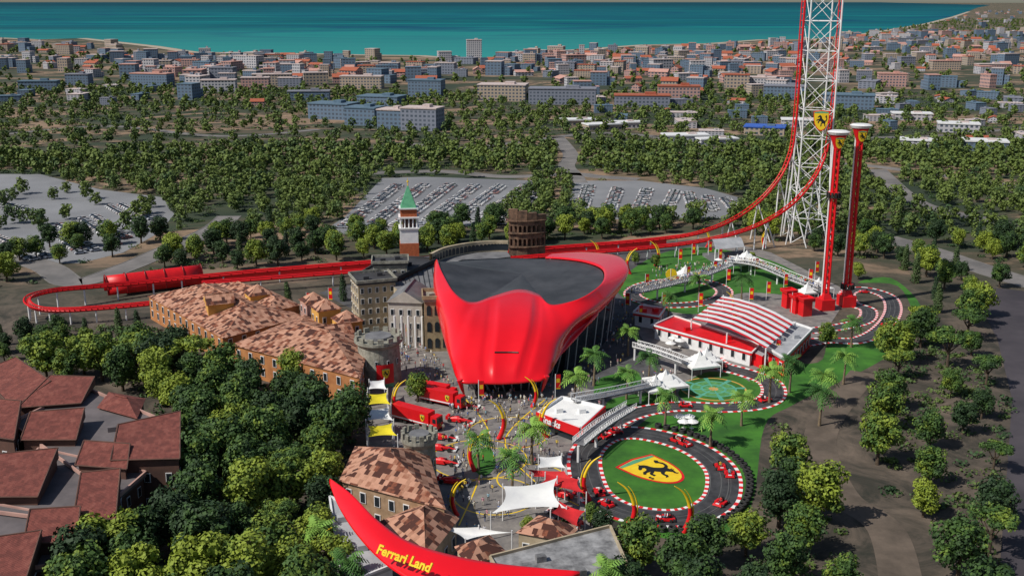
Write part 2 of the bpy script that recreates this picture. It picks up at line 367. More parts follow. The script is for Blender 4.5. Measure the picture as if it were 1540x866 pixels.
def tess(mb,pts2,O,U,V,Nn,off,m):
    P3=[Vector((a,b,0)) for a,b in pts2]
    for t in tessellate_polygon([P3]):
        mb.face([O+U*P3[k].x+V*P3[k].y+Nn*off for k in t],m)
def shield_pts(s=1):
    L=[(-.5,.58),(-.25,.62),(0,.66),(.25,.62),(.5,.58)]
    for k in range(1,9):
        a=k/8*PI/2; L.append((.5*math.cos(a)*(1 if k<8 else 0),.3-.96*math.sin(a)))
    L+= [(-x,y) for x,y in L[5:-1]][::-1]
    return [(x*s,y*s) for x,y in L]
def emblem(parent,O,U,V,w,name='emblem',e=.03,hs=.86):
    O=Vector(O);U=Vector(U).normalized()*w;V=Vector(V).normalized()*w; Nn=U.cross(V).normalized()
    mb=MB(); tess(mb,shield_pts(1.1),O,U,V,Nn,e,2); tess(mb,shield_pts(1),O,U,V,Nn,e*2,0)
    tess(mb,[(-.49,.5),(.49,.5),(.49,.575),(0,.64),(-.49,.575)],O,U,V,Nn,e*3,3)
    tess(mb,[(x*hs,y*hs) for x,y in HORSE],O,U,V,Nn,e*3.5,1)
    return mb.obj(name,[YEL,BPA,RED2,GRN],parent)
def text(s,parent,O,U,V,size,m,name='lettering',ext=.05,sx=1,shear=.2):
    cu=bpy.data.curves.new(name,'FONT'); cu.body=s; cu.size=size; cu.extrude=ext; cu.align_x='LEFT'; cu.resolution_u=2; cu.shear=shear; cu.offset=.03*size
    tmp=bpy.data.objects.new(name,cu); C.objects.link(tmp); dg=bpy.context.evaluated_depsgraph_get(); me=bpy.data.meshes.new_from_object(tmp.evaluated_get(dg)); bpy.data.objects.remove(tmp)
    U=Vector(U).normalized();V=Vector(V); V=(V-U*V.dot(U)).normalized(); Nn=U.cross(V)
    M=Matrix((U*sx,V,Nn)).transposed().to_4x4(); M.translation=Vector(O)-Vector(parent.location)
    me.transform(M); me.materials.clear(); me.materials.append(m); o=bpy.data.objects.new(name,me); C.objects.link(o); o.parent=parent; return o
e0=root('lawn_emblem','yellow shield with black rearing horse laid on the oval lawn','emblem',g(983,708))
V_=Vector((-.62,.78,0)).normalized(); U_e=Vector((V_.y,-V_.x,0))
emblem(e0,g(985,707,.06),U_e,V_,9.6,'shield')
eo=g(985,707,.19)
text('S',e0,eo-U_e*3.5-V_*2.6,U_e,V_,1.7,BPA,'letter',.01,shear=0); text('F',e0,eo+U_e*2.6-V_*2.6,U_e,V_,1.7,BPA,'letter',.01,shear=0)
# ---------------------------------------------------------------- trees
def leafcloud(blobs,per,leaf,up=.35):
    out=[]
    for c,r,rz in blobs:
        d=rs.normal(size=(per,3)); d/=np.linalg.norm(d,axis=1)[:,None]
        p=np.array(c)+d*rs.uniform(.7,1.15,(per,1))*np.array([r,r,rz])
        n=d+rs.normal(scale=.45,size=(per,3))+np.array([0,0,up]); n/=np.linalg.norm(n,axis=1)[:,None]
        t=np.cross(n,rs.normal(size=(per,3))); t/=np.linalg.norm(t,axis=1)[:,None]; b=np.cross(n,t)
        s=leaf*rs.uniform(.55,1.3,(per,1))*.5
        out.append(np.stack([p-t*s,p-b*s*.8,p+t*s,p+b*s*.8],1).reshape(-1,3))
    return np.concatenate(out)
def quadmesh(name,V,m):
    me=bpy.data.meshes.new(name); n=len(V)//4
    me.vertices.add(4*n); me.vertices.foreach_set('co',V.astype(np.float32).ravel())
    me.loops.add(4*n); me.loops.foreach_set('vertex_index',np.arange(4*n,dtype=np.int32))
    me.polygons.add(n); me.polygons.foreach_set('loop_start',np.arange(0,4*n,4,dtype=np.int32))
    me.materials.append(m); me.update(calc_edges=True); return me
def blobs_for(kind,k):
    B=[]
    if kind=='broad':
        for i in range(k):
            t=(i+.5)/k; z=3.2+5.6*t; q=3.7*math.sqrt(max(.05,1-((z-5.2)/4.4)**2))*R.uniform(.55,1)*(1 if i%4 else .3); a=i*2.4+R.random(); r=R.uniform(1.0,1.75)
            B.append(((q*math.cos(a)*.85,q*math.sin(a)*.85,z+R.uniform(-.4,.4)),r,r*.8))
    elif kind=='pine':
        for i in range(k):
            a=R.random()*2*PI; q=math.sqrt(R.random())*3.4; z=6.6+R.random()*1.8*(1-q/5); r=R.uniform(1.1,1.7)
            B.append(((q*math.cos(a),q*math.sin(a),z),r,r*.6))
    else:
        for i in range(k):
            z=1+8.4*i/k; r=1.25*(1-(z/10.4)**2)+.25; B.append(((R.uniform(-.2,.2),R.uniform(-.2,.2),z),r,1.2))
    return B
def trunk_mb(kind):
    mb=MB(); h={'broad':6,'pine':7,'cypress':3}[kind]
    mb.tube([(0,0,-.1),(.1,0,h*.4),(.05,.15,h*.8),(0,0,h)],[.38,.28,.2,.12],7)
    if kind!='cypress':
        for i in range(5):
            a=2*PI*i/5+.3; q=2.4
            mb.tube([(.05,.05,h*.4+i*.25),(q*.5*math.cos(a),q*.5*math.sin(a),h*.7),(q*math.cos(a),q*math.sin(a),h)],[.17,.11,.05],5)
    return mb
PROTO=[]
for kind,n,blob,per,leaf,m in (('broad',6,24,150,.55,LEAF),('pine',2,17,130,.5,LEAF),('cypress',2,12,130,.45,LEAFD)):
    for i in range(n):
        B=blobs_for(kind,blob+(i%3)*2 if kind=='broad' else blob); V=leafcloud(B,per,leaf)
        r=root({'broad':'broadleaf_tree','pine':'pine_tree','cypress':'cypress_tree'}[kind],
               {'broad':'leafy green broadleaf tree with a rounded uneven crown','pine':'umbrella pine with a wide flat-topped green crown','cypress':'slim dark green cypress with a pointed crown'}[kind],'tree',group='trees around the park')
        trunk_mb(kind).obj('trunk',BARK,r,smooth=True)
        o=bpy.data.objects.new('crown',quadmesh('crown',V,m)); C.objects.link(o); o.parent=r; KIDS[r.name].append(o)
        PROTO.append([kind,r,False])
FARV=[leafcloud(blobs_for('broad',12),36,1.1) for i in range(6)]+[leafcloud(blobs_for('cypress',7),26,.9)]
FARV1=[leafcloud(blobs_for('broad',9),20,1.7) for i in range(5)]
FARV2=[leafcloud(blobs_for('broad',6),13,2.6) for i in range(4)]
USED={}
def free(x,y,d):
    cx,cy=int(x//12),int(y//12)
    for i in range(cx-1,cx+2):
        for j in range(cy-1,cy+2):
            for (a,b,dd) in USED.get((i,j),()):
                if (a-x)**2+(b-y)**2<(min(d,dd))**2: return False
    USED.setdefault((cx,cy),[]).append((x,y,d)); return True
RP=[(p.x,p.y,w) for pts,w in ROADS for p in pts]
def near_road(x,y):
    for a,b,w in RP:
        if abs(a-x)<w+2 and (a-x)**2+(b-y)**2<(w+2)**2: return True
    return False
def scatter(px,sp_,cnt,keep=(),prob=None):
    poly=[(p.x,p.y) for p in G(px)]; xs=[p[0] for p in poly]; ys=[p[1] for p in poly]; out=[]
    for _ in range(cnt):
        x=R.uniform(min(xs),max(xs)); y=R.uniform(min(ys),max(ys))
        if abs(x)>y*.52+12: continue
        if not inpoly(x,y,poly): continue
        if any(inpoly(x,y,k) for k in keep): continue
        if prob and R.random()>prob(x,y): continue
        if near_road(x,y): continue
        if not free(x,y,sp_): continue
        out.append((x,y))
    return out
T=[]
for a,b,s,k in [(628,604,.75,'broad'),(1243,522,.7,'broad'),(905,806,.5,'broad'),(888,790,.45,'broad'),(434,470,1,'cypress'),(516,452,.9,'cypress'),(412,470,.6,'broad'),(850,812,.4,'broad'),(795,806,.4,'broad'),(1330,530,.8,'broad'),(985,402,.5,'broad'),(955,398,.5,'broad'),(440,585,1.0,'broad'),(500,560,.4,'broad'),(270,545,1.05,'broad'),(180,505,.85,'cypress'),(208,508,.85,'cypress'),(1130,395,.4,'broad'),(1290,420,.6,'broad')]:
    p=g(a,b); T.append((p.x,p.y,s,k)); USED.setdefault((int(p.x//12),int(p.y//12)),[]).append((p.x,p.y,5))
def addz(px,sp_,cnt,lo,hi,keep,kinds='b',prob=None):
    for x,y in scatter(px,sp_,cnt,keep,prob):
        T.append((x,y,R.uniform(lo,hi),{'b':'broad','p':'pine','c':'cypress'}[R.choice(kinds)]))
KH=KEEP+[PARK,HOTEL]; KP=KEEP+[PARK,lotL,LOOP]
addz([(60,575),(220,545),(250,560),(380,605),(545,665),(515,735),(500,960),(60,1000),(130,850),(285,760),(290,650),(210,590),(90,585)],6.3,2600,.9,1.4,KH,'bbbbbbp')
addz([(-60,515),(120,505),(225,515),(230,560),(60,580),(-60,560)],6.0,500,.5,.8,KH,'bbbc')
addz([(1178,655),(1240,600),(1260,640),(1230,800),(1150,960),(930,960),(950,845),(1090,850),(1170,800)],7.5,600,.8,1.25,KH,'bbbb')
addz([(1330,555),(1395,490),(1480,480),(1515,600),(1500,960),(1150,960),(1230,800),(1250,640)],11.5,700,.7,1.3,KH,'bbpb')
addz([(1300,380),(1560,400),(1560,480),(1395,480),(1370,425)],10,300,.7,1.15,KH,'bbc')
for a,b in [(20,300),(35,292),(5,312),(118,378),(122,372),(158,362),(166,368),(170,358),(215,322),(222,326),(205,330),(100,330),(60,338),(40,336),(190,350),(80,300),(55,388),(30,392),(228,312),(145,308),(75,372),(10,398),(90,396),(100,290),(130,300),(108,372),(60,344),(20,336),(0,345)]:
    p=g(a,b); T.append((p.x,p.y,R.uniform(.7,1.1),'broad'))
MID=[(-60,440),(-60,240),(400,225),(900,225),(1600,220),(1600,440),(1330,405),(1090,345),(900,360),(560,388),(225,418)]
def fld(x,y): return math.sin(x*.017+1.3*math.sin(y*.006))+math.sin(y*.011+x*.006)+.8*math.sin((x-y)*.027)
addz(MID,7.2,16000,.7,1.15,KP,'bbbbbc',lambda x,y:.9 if fld(x,y)>-1.2 else .35)
FARZ=[(-60,240),(-60,130),(700,140),(1600,140),(1600,240)]
OPEN=[[(p.x,p.y) for p in G(q)] for q in ([(1290,150),(1600,138),(1600,240),(1400,245),(1290,215)],[(840,150),(1110,148),(1230,200),(980,225),(850,195)],[(-60,150),(300,140),(540,185),(300,240),(-60,235)])]
addz(FARZ,10.5,14000,.6,1.05,KP,'bbb',lambda x,y:(.28 if any(inpoly(x,y,q) for q in OPEN) else .85) if fld(x*.8,y*.8)>-.6 else .12)
addz([(-60,135),(-60,62),(300,84),(700,92),(1200,66),(1440,30),(1600,30),(1600,145)],16,9000,.8,1.25,KP,'b')
T=[t for t in T if abs(t[0])<t[1]*.5+14]
T.sort(key=lambda q:q[0]**2+q[1]**2)
near=T[:298]; far=T[298:]
for x,y,s,k in near:
    c=[p for p in PROTO if p[0]==k]; p=R.choice(c)
    if not p[2]: place(p[1],(x,y,0),R.random()*6.28,s); p[2]=True
    else: dup(p[1],(x,y,0),R.random()*6.28,s*R.uniform(.95,1.05),s)
for k,r,u in PROTO:
    if not u:
        for c in KIDS[r.name]: bpy.data.objects.remove(c)
        bpy.data.objects.remove(r)
chunks=[]
for x,y,s,k in far:
    V=(FARV[6] if k=='cypress' else FARV[R.randrange(6)]) if y<560 else FARV1[R.randrange(5)] if y<950 else FARV2[R.randrange(4)]
    a=R.random()*6.28; ca,sa=math.cos(a),math.sin(a); W=V*s
    chunks.append(np.stack([W[:,0]*ca-W[:,1]*sa+x,W[:,0]*sa+W[:,1]*ca+y,W[:,2]-1.2],1))
me=quadmesh('woodland',np.concatenate(chunks),LEAFF); o=bpy.data.objects.new('woodland',me); C.objects.link(o)
o['kind']='stuff'; o['label']='dense dark green woodland between the park and the town'; o['category']='woodland'
ch=[]
for zz,cnt in ((MID,2600),(FARZ,2200),([(20,500),(215,490),(380,590),(545,650),(500,960),(60,1000),(130,850),(285,760),(210,590)],900),([(1155,640),(1395,480),(1515,600),(1500,960),(930,960),(950,830),(1145,770)],520)):
    poly=[(p.x,p.y) for p in G(zz)]; xs=[p[0] for p in poly]; ys=[p[1] for p in poly]
    for _ in range(cnt*2):
        x=R.uniform(min(xs),max(xs)); y=R.uniform(min(ys),max(ys))
        if not inpoly(x,y,poly) or abs(x)>y*.52 or any(inpoly(x,y,k) for k in KH) or inpoly(x,y,lotL) or near_road(x,y): continue
        s=R.uniform(.7,1.8)*(1.5 if zz is FARZ else 1); V=leafcloud([((x,y,s*.4),s,s*.7),((x+s,y+.3,s*.3),s*.8,s*.5)],14 if zz is FARZ else 24,1.3 if zz is FARZ else .7); ch.append(V)
me=quadmesh('undergrowth',np.concatenate(ch),LEAFF); o=bpy.data.objects.new('undergrowth',me); C.objects.link(o)
o['kind']='stuff'; o['label']='low dark green bushes under the trees'; o['category']='bushes'
# ---------------------------------------------------------------- palms
def palm():
    r=root('palm_tree','tall palm tree with arching green fronds beside the paving','palm tree',group='palm trees in the park')
    mb=MB(); mb.tube([(0,0,-.1),(.05,0,2),(.12,.05,4.5),(.1,.1,7.4)],[.36,.26,.22,.2],8); mb.obj('trunk',PBARK,r,smooth=True)
    mb=MB()
    for i in range(36):
        a=R.random()*6.28; el=R.uniform(-.35,1.2); L=R.uniform(2.8,3.7); P=[]
        for k in range(8):
            t=k/7; P.append(Vector((math.cos(a)*L*t*math.cos(el*.8),math.sin(a)*L*t*math.cos(el*.8),7.4+L*math.sin(el)*t-1.9*t*t)))
        sd=Vector((-math.sin(a),math.cos(a),0))
        for k in range(7):
            w=.8*math.sin(PI*(k+.8)/8.3); d=(P[k+1]-P[k])
            for q in (-1,1):
                mb.face([P[k],P[k]+d*.6,P[k]+d*1.35+sd*q*w-Vector((0,0,w*.4)),P[k]+d*.9+sd*q*w-Vector((0,0,w*.45))])
    mb.obj('crown',PALM,r); return r
pal=[(1050,452),(1115,452),(865,610),(893,580),(944,535),(975,580),(942,600),(1000,640),(1157,605),(1187,590),(1235,610),(1268,578),(1280,522),(1068,672),(720,708),(800,698),(770,745),(482,862),(524,912),(912,925),(1115,640),(1005,480),(1232,640)]
many(palm(),[(g(a,b),R.random()*6.28,R.uniform(.95,1.15)) for a,b in pal])
# ---------------------------------------------------------------- town
def house_mesh(wi,ri,kind):
    mb=MB()
    if kind=='flat':
        mb.box((0,0,0),(24,14,12),0,0); mb.box((0,0,12),(24.6,14.6,.8),0,1); mb.box((5,1,12.8),(5,4,2.2),0,0,mt=1)
    elif kind=='step':
        mb.box((-4,0,0),(16,14,15),0,0,mt=1); mb.box((8.05,1,0),(8,12,9),0,0,mt=1); mb.box((-4,0,15),(16.6,14.6,.5),0,1)
    else:
        mb.box((0,0,0),(18,12,6),0,0); x,y=9.6,6.6
        mb.face([(-x,-y,6),(x,-y,6),(x,0,9.4),(-x,0,9.4)],1); mb.face([(x,y,6),(-x,y,6),(-x,0,9.4),(x,0,9.4)],1)
        mb.face([(-9,-6,6),(-9,0,9.2),(-9,6,6)],0); mb.face([(9,-6,6),(9,6,6),(9,0,9.2)],0)
    return mb
HM=[]
for wi,ri,ks in [(0,0,'fs'),(1,1,'fg'),(2,4,'fs'),(3,0,'fs'),(4,3,'f'),(1,2,'gg'),(3,2,'fgg'),(0,2,'gg'),(0,1,'sg'),(2,0,'fs'),(2,1,'s'),(4,0,'f')]:
    for k in ks:
        k={'f':'flat','s':'step','g':'gable'}[k]; HM.append((house_mesh(wi,ri,k),wi,ri,k))
TW=[]
def tz(px,sp_,cnt,low=0,keep=()):
    poly=[(p.x,p.y) for p in G(px)]; xs=[p[0] for p in poly]; ys=[p[1] for p in poly]
    for _ in range(cnt):
        x=R.uniform(min(xs),max(xs)); y=R.uniform(min(ys),max(ys))
        if inpoly(x,y,poly) and abs(x)<y*.52+20 and (low or math.sin(x*.009)+math.sin(y*.011+x*.004)>-1.3) and all((x-a[0])**2+(y-a[1])**2>sp_**2 for a in TW[-500:]):
            TW.append((x,y,R.uniform(.6,1.35)*(.75 if low else 1),R.uniform(-.5,.3)+R.choice([0,0,PI/2]),low))
tz([(180,88),(330,86),(700,94),(860,82),(1200,68),(1240,112),(1000,118),(700,116),(640,128),(300,132),(190,120)],27,2800)
tz([(-50,66),(180,75),(180,120),(-50,104)],40,900)
tz([(1200,66),(1350,50),(1560,50),(1560,130),(1300,140),(1220,120)],36,1700)
tz([(1350,48),(1445,26),(1480,18),(1580,14),(1580,52)],90,1200)
tz([(230,150),(660,140),(700,160),(400,165)],60,60)
tz([(800,120),(1200,112),(1240,150),(900,150)],48,200)
tz([(1300,150),(1560,140),(1560,232),(1380,240),(1290,205)],34,170,1)
tz([(840,152),(1100,150),(1200,195),(1000,218),(850,195)],40,80,1)
tz([(0,130),(200,130),(330,160),(0,158)],48,50,1)
SPEC=[(713,88,25,16,30,.1,0,0),(503,178,36,22,12,-.35,2,4),(550,187,26,20,13,-.35,2,4),(593,193,20,18,14,-.3,2,0),(636,195,28,18,16,-.3,4,0),(757,151,46,26,15,-.15,3,0),(846,156,62,24,14,-.1,4,3),(642,145,34,18,16,-.2,2,4),
 (575,158,40,24,8,-.3,2,4),(545,133,46,16,13,-.1,3,0),(330,138,36,14,12,.1,0,0),(385,134,30,14,12,.1,1,0),(230,130,46,16,14,-.25,2,1),(60,135,40,14,9,.1,2,4),(120,128,26,16,12,0,2,3),(1135,130,46,20,10,-.3,0,0),(1180,148,40,22,12,-.3,2,3),(1275,163,44,24,12,-.3,2,4),
 (965,160,50,20,10,-.1,4,2),(1020,150,40,18,13,-.1,1,2),(870,188,26,14,4,.2,3,0),(905,195,26,14,4,.3,3,0),(940,192,24,12,4,.2,0,0),(1030,212,30,14,4,.1,0,0),(1078,218,26,10,4,.2,0,0),(1150,202,28,18,5.5,-.3,3,4),(1205,190,30,14,5,-.2,0,0),(1440,198,28,16,6,-.3,0,0),(1380,222,22,14,5,-.35,0,0),(1480,226,26,16,6,-.3,2,0),(1370,180,30,14,5,-.2,0,0),(1340,130,30,16,14,-.2,1,1),(1420,105,40,16,12,0,3,1),(1490,108,40,16,10,0,1,0),(1250,105,30,16,14,0,1,1),(410,128,44,14,12,.1,3,0),(465,150,40,14,8,.1,2,3)]
RBLU=mat('blue_roof',(.05,.14,.55),.6)
for i,(a,b,w,d,h,rot,wi,ri) in enumerate(SPEC):
    p=g(a,b); r=root('apartment_block' if h>7 else 'warehouse',('tall pale tower block by the shore' if i==0 else 'low building with bright blue roof among trees' if i==25 else ('multi-storey block with a flat roof and banded windows near the woodland' if h>7 else 'low pale-roofed building among the trees')),'building',p,group='town buildings')
    mb=MB(); mb.box((p.x,p.y,0),(w,d,h),rot,0); mb.obj('wall',WALLS[wi],r)
    mb=MB(); mb.box((p.x,p.y,h),(w+1,d+1,.9),rot,0); mb.obj('roof',RBLU if i==25 else ROOFS[ri] if h>7 else WHI,r)
    ca,sa=math.cos(rot),math.sin(rot)
    mb=MB(); mb.box((p.x+w*.15*ca,p.y+w*.15*sa,h+.9),(w*.2,d*.4,2 if h>7 else .8),rot,0); mb.obj('roof_plant_room',ROOFS[ri],r)
TW=[t for t in TW if all(abs(t[0]-g(s[0],s[1]).x)+abs(t[1]-g(s[0],s[1]).y)>36 for s in SPEC) and not near_road(t[0],t[1])]
TW.sort(key=lambda q:q[0]**2+q[1]**2)
hp={}
nI=262
LB={'flat':'pale flat-roofed apartment block in the seaside town','step':'stepped apartment block in the seaside town','gable':'pitched-roof house in the seaside town'}
for x,y,s,rz,low in TW[:nI]:
    i=R.randrange(len(HM)); 
    if low: i=R.choice([0,4,8,14,0,4])
    h=HM[i]
    if i not in hp:
        o=h[0].obj('town_house' if h[3]=='gable' else 'apartment_block',[WALLS[h[1]],ROOFS[h[2]]]); o['label']=LB[h[3]]; o['category']='building'; o['group']='town buildings'; hp[i]=o
    else: o=hp[i].copy(); C.objects.link(o)
    o.location=(x,y,0); o.rotation_euler=(0,0,rz); o.scale=(s,s*R.uniform(.8,1.2),R.uniform(.6,1.25) if not low else R.uniform(.35,.55))
mb=MB(); ALLM=WALLS+ROOFS
for x,y,s,rz,low in TW[nI:]:
    hm,wi,ri,k=HM[R.randrange(len(HM))]; ca,sa=math.cos(rz),math.sin(rz); sz=R.uniform(.6,1.4)
    for f,m in zip(hm.f,hm.m):
        mb.face([((hm.v[q][0]*ca-hm.v[q][1]*sa)*s+x,(hm.v[q][0]*sa+hm.v[q][1]*ca)*s+y,hm.v[q][2]*sz) for q in f],wi if m==0 else 5+ri)
o=mb.obj('distant_town',ALLM); o['kind']='stuff'; o['label']='mass of pale town buildings along the shore'; o['category']='town'
# ---------------------------------------------------------------- parked cars
def car_mb():
    mb=MB(); prof=[(-2.1,.35),(-2.15,.8),(-1.3,.92),(-.7,1.4),(.7,1.42),(1.5,.95),(2.1,.85),(2.15,.35)]
    for i in range(len(prof)-1):
        a,b=prof[i],prof[i+1]; wa=.85 if a[1]<1.2 else .68; wb=.85 if b[1]<1.2 else .68
        mb.face([(a[0],-wa,a[1]),(a[0],wa,a[1]),(b[0],wb,b[1]),(b[0],-wb,b[1])],1 if (i in (2,4)) else 0)
    for s in (-1,1):
        mb.face([(-2.1,.85*s,.35),(-2.15,.85*s,.8),(-1.3,.85*s,.92),(1.5,.85*s,.95),(2.1,.85*s,.85),(2.15,.85*s,.35)],0)
        mb.face([(-1.3,.85*s,.92),(-.7,.68*s,1.4),(.7,.68*s,1.42),(1.5,.85*s,.95)],1)
        for x in (-1.3,1.35): mb.cyl((x,s*.7,.33),(x,s*.88,.33),.33,n=8,m=2)
    return mb
cars=[]
mkl=MB()
def row(p,q,z=.03):
    A,B=g(*p),g(*q); d=(B-A); L_=d.length; n=int(L_/3.2); d.normalize(); ang=math.atan2(d.y,d.x)+PI/2; nn_=Vector((-d.y,d.x,0))
    for i in range(n):
        P=A+d*(i*3.2)
        mkl.face([P+d*1.55-nn_*2.6+Vector((0,0,.036)),P+d*1.68-nn_*2.6+Vector((0,0,.036)),P+d*1.68+nn_*2.6+Vector((0,0,.036)),P+d*1.55+nn_*2.6+Vector((0,0,.036))])
        if R.random()<.16: continue
        cars.append((P.x+R.uniform(-.15,.15),P.y,ang+R.choice([0,PI])))
for k in range(7):
    for j in (0,1.0):
        x=512+k*39+j*9; row((x,343-k*.8),(x+ (84 if k<6 else 60),278 if k<6 else 288))
for k in range(4):
    for j in (0,1):
        x=868+k*42+j*8; row((x,325),(x+14+k*2,280+k*2))
for k in range(3):
    for j in (0,1): row((1040+k*30+j*6,320-k*2),(1032+k*27+j*6,290+k*4))
for p,q in [((75,345),(125,385)),((92,340),(150,382)),((125,330),(180,372)),((142,326),(196,362)),((165,312),(222,345)),((180,308),(238,335)),((-20,300),(60,322)),((-20,352),(85,392)),((-20,372),(60,394))]: row(p,q)
structure('parking_bay_lines',mkl,WHI)
cars=[c for c in cars if abs(c[0])<c[1]*.53]
cars.sort(key=lambda q:q[0]**2+q[1]**2)
co=car_mb().obj('parked_car',[CARC,GLS,BLK]); co['label']='small hatchback parked in a row in the car park'; co['category']='car'; co['group']='cars parked in the car parks'
for i,(x,y,a) in enumerate(cars[:295]):
    o=co if i==0 else co.copy()
    if i: C.objects.link(o)
    o.location=(x,y,.03); o.rotation_euler=(0,0,a)
hm=car_mb(); mb=MB()
for x,y,a in cars[295:]:
    ca,sa=math.cos(a),math.sin(a)
    for f,m in zip(hm.f,hm.m): mb.face([(hm.v[q][0]*ca-hm.v[q][1]*sa+x,hm.v[q][0]*sa+hm.v[q][1]*ca+y,hm.v[q][2]+.03) for q in f],m)
o=mb.obj('distant_parked_cars',[CARX,GLS,BLK]); o['kind']='stuff'; o['label']='further rows of parked cars in the car parks'; o['category']='cars'
# ---------------------------------------------------------------- building helper
wme=MB(); wme.box((0,-.06,0),(1.3,.12,1.9),0,0); wme.box((0,-.1,.12),(1.0,.12,1.64),0,1)
_w=wme.obj('window',[WHI,GLS]); WME=_w.data; bpy.data.objects.remove(_w)
def addwin(r,pos,ang,s=1.0,sz=1.0,name='window'):
    o=bpy.data.objects.new(name,WME); C.objects.link(o); o.parent=r; o.location=Vector(pos)-Vector(r.location); o.rotation_euler=(0,0,ang); o.scale=(s,1,sz)
    KIDS.setdefault(r.name,[]).append(o)
def roofmb(Q,h,rh,kind,ov=.6,mw=1):
    mb=MB(); c=sum((Vector((q[0],q[1],0)) for q in Q),Vector())/4
    O=[]
    for q in Q:
        d=Vector((q[0],q[1],0))-c; O.append(c+d*(1+ov/d.length)+Vector((0,0,h)))
    if kind=='flat':
        mb.prism([(o.x,o.y) for o in O],h-.3,h+.3,0)
        for i in range(4):
            a,b=O[i],O[(i+1)%4]; d=(b-a); m_=(a+b)/2; mb.box((m_.x,m_.y,h+.304),(d.length*.99,.35,rh),math.atan2(d.y,d.x),1)
        if (O[1]-O[0]).length>7:
            for u,v in ((.3,.35),(.7,.6)):
                p=O[0].lerp(O[1],u).lerp(O[3].lerp(O[2],u),v); mb.box((p.x,p.y,h+.302),(1.6,1.2,1.0),.3,0)
    elif kind=='pyr':
        t=c+Vector((0,0,h+rh))
        for i in range(4): mb.face([O[i],O[(i+1)%4],t],0)
        mb.face(O[::-1],mw)
    elif kind=='shed':
        hi=[O[0]+Vector((0,0,rh)),O[1]+Vector((0,0,rh)),O[2],O[3]]; mb.face(hi,0)
        lo=[o-Vector((0,0,.02)) for o in O]
        mb.face([lo[1],lo[2],hi[1]],mw); mb.face([lo[3],lo[0],hi[0]],mw); mb.face([lo[0],lo[1],hi[1],hi[0]],mw)
        for a,b in ((hi[0],hi[1]),(hi[1],hi[2]),(hi[2],hi[3]),(hi[3],hi[0])): mb.tube([a,b],.16,5,mw)
    else:
        if (O[1]-O[0]).length>(O[2]-O[1]).length: O=O[1:]+O[:1]
        m1=(O[0]+O[1])/2; m2=(O[2]+O[3])/2; up_=Vector((0,0,rh)); ax=(m2-m1).normalized(); ins=(O[1]-O[0]).length*.42 if kind=='hip' else 0
        r1=m1+ax*ins+up_; r2=m2-ax*ins+up_
        mb.face([O[1],O[2],r2,r1],0); mb.face([O[3],O[0],r1,r2],0)
        mb.face([O[0],O[1],r1],0 if kind=='hip' else mw); mb.face([O[2],O[3],r2],0 if kind=='hip' else mw)
        mb.face([o-Vector((0,0,.05)) for o in O],mw)
        mb.cyl(r1+Vector((0,0,.05)),r2+Vector((0,0,.05)),.22,n=6,m=0)
    return mb
def bld(name,label,px,h,rh,kind,wm,rm,win=None,world=False,category='building',wmm=None):
    Q=[(p.x,p.y) for p in (G(px,h) if not world else [Vector(p) for p in px])]
    ar=sum(Q[i][0]*Q[(i+1)%4][1]-Q[(i+1)%4][0]*Q[i][1] for i in range(4))
    if ar<0: Q=[Q[0],Q[3],Q[2],Q[1]] if kind!='shed' else [Q[1],Q[0],Q[3],Q[2]]
    cx=sum(q[0] for q in Q)/4; cy=sum(q[1] for q in Q)/4
    r=root(name,label,category,Vector((cx,cy,0)))
    mb=MB(); mb.prism(Q,0,h-.06,0); mb.obj('wall',wm,r)
    roofmb(Q,h,rh,kind).obj('roof',[rm,wmm or wm],r)
    if win:
        rows,gap,ws=win; n=0
        for i in range(4):
            a=Vector((*Q[i],0)); b=Vector((*Q[(i+1)%4],0)); d=b-a; L=d.length; d.normalize(); nrm=Vector((d.y,-d.x,0))
            if nrm.y>.5: continue
            k=max(1,int(L/gap))
            for q in range(k):
                for rr in range(rows):
                    if n>60: break
                    n+=1; P=a+d*(L*(q+.5)/k)+nrm*.03; addwin(r,(P.x,P.y,1.2+rr*(h-1)/rows),math.atan2(d.y,d.x),ws,min(1.2,ws*1.1))
    return r
def rect(cx,cy,w,d,rot):
    ca,sa=math.cos(rot),math.sin(rot)
    return [(cx+a*ca-b*sa,cy+a*sa+b*ca,0) for a,b in ((-w/2,-d/2),(w/2,-d/2),(w/2,d/2),(-w/2,d/2))]
tc='long building with mottled terracotta roof in the italian village'
bld('village_hall',tc,[(224,446),(345,426),(455,476),(335,508)],7,4.2,'hip',ORG,TER,(2,4,1))
bld('village_hall',tc,[(350,518),(458,474),(555,508),(540,568)],7.5,4,'hip',ORG,TER,(2,4,1))
bld('village_hall','lower terracotta wing beside the red tube',[(300,430),(395,432),(450,458),(400,470)],8.3,2.4,'hip',ORG,TER,None)
for px,h,c_ in [((388,440),11,OCH),((472,452),10.5,PNK),((490,462),12,OCH),((522,480),10.5,OCH)]:
    p=g(px[0],px[1],h); bld('tower_house','square ochre house with small pyramid tile roof',rect(p.x,p.y,6.2,6.2,.5),h,2.6,'pyr',c_,TER,(3,2.6,.8),True)
bld('village_house','ochre house with terracotta roof near the castle',rect(*g(500,500,9)[:2],9,7,.5),8.6,2.5,'gable',OCH,TER,(2,3,.9),True)
bld('village_house','small gabled tiled house rising behind the village halls',rect(*g(330,455,11)[:2],7,6,.4),11.4,2.2,'gable',OCH,TER,None,True)
bld('stone_palace','beige stone palace with flat dark roof and rows of windows',rect(-41,303,11,11,.35),13.5,.8,'flat',BEI,DGR,(4,2.2,.8),True,wmm=STO)
bld('stone_palace','taller dark beige block behind the stone palace',rect(-37,314,10,8,.1),16,.8,'flat',STO,DGR,(4,2.4,.8),True,wmm=STO)
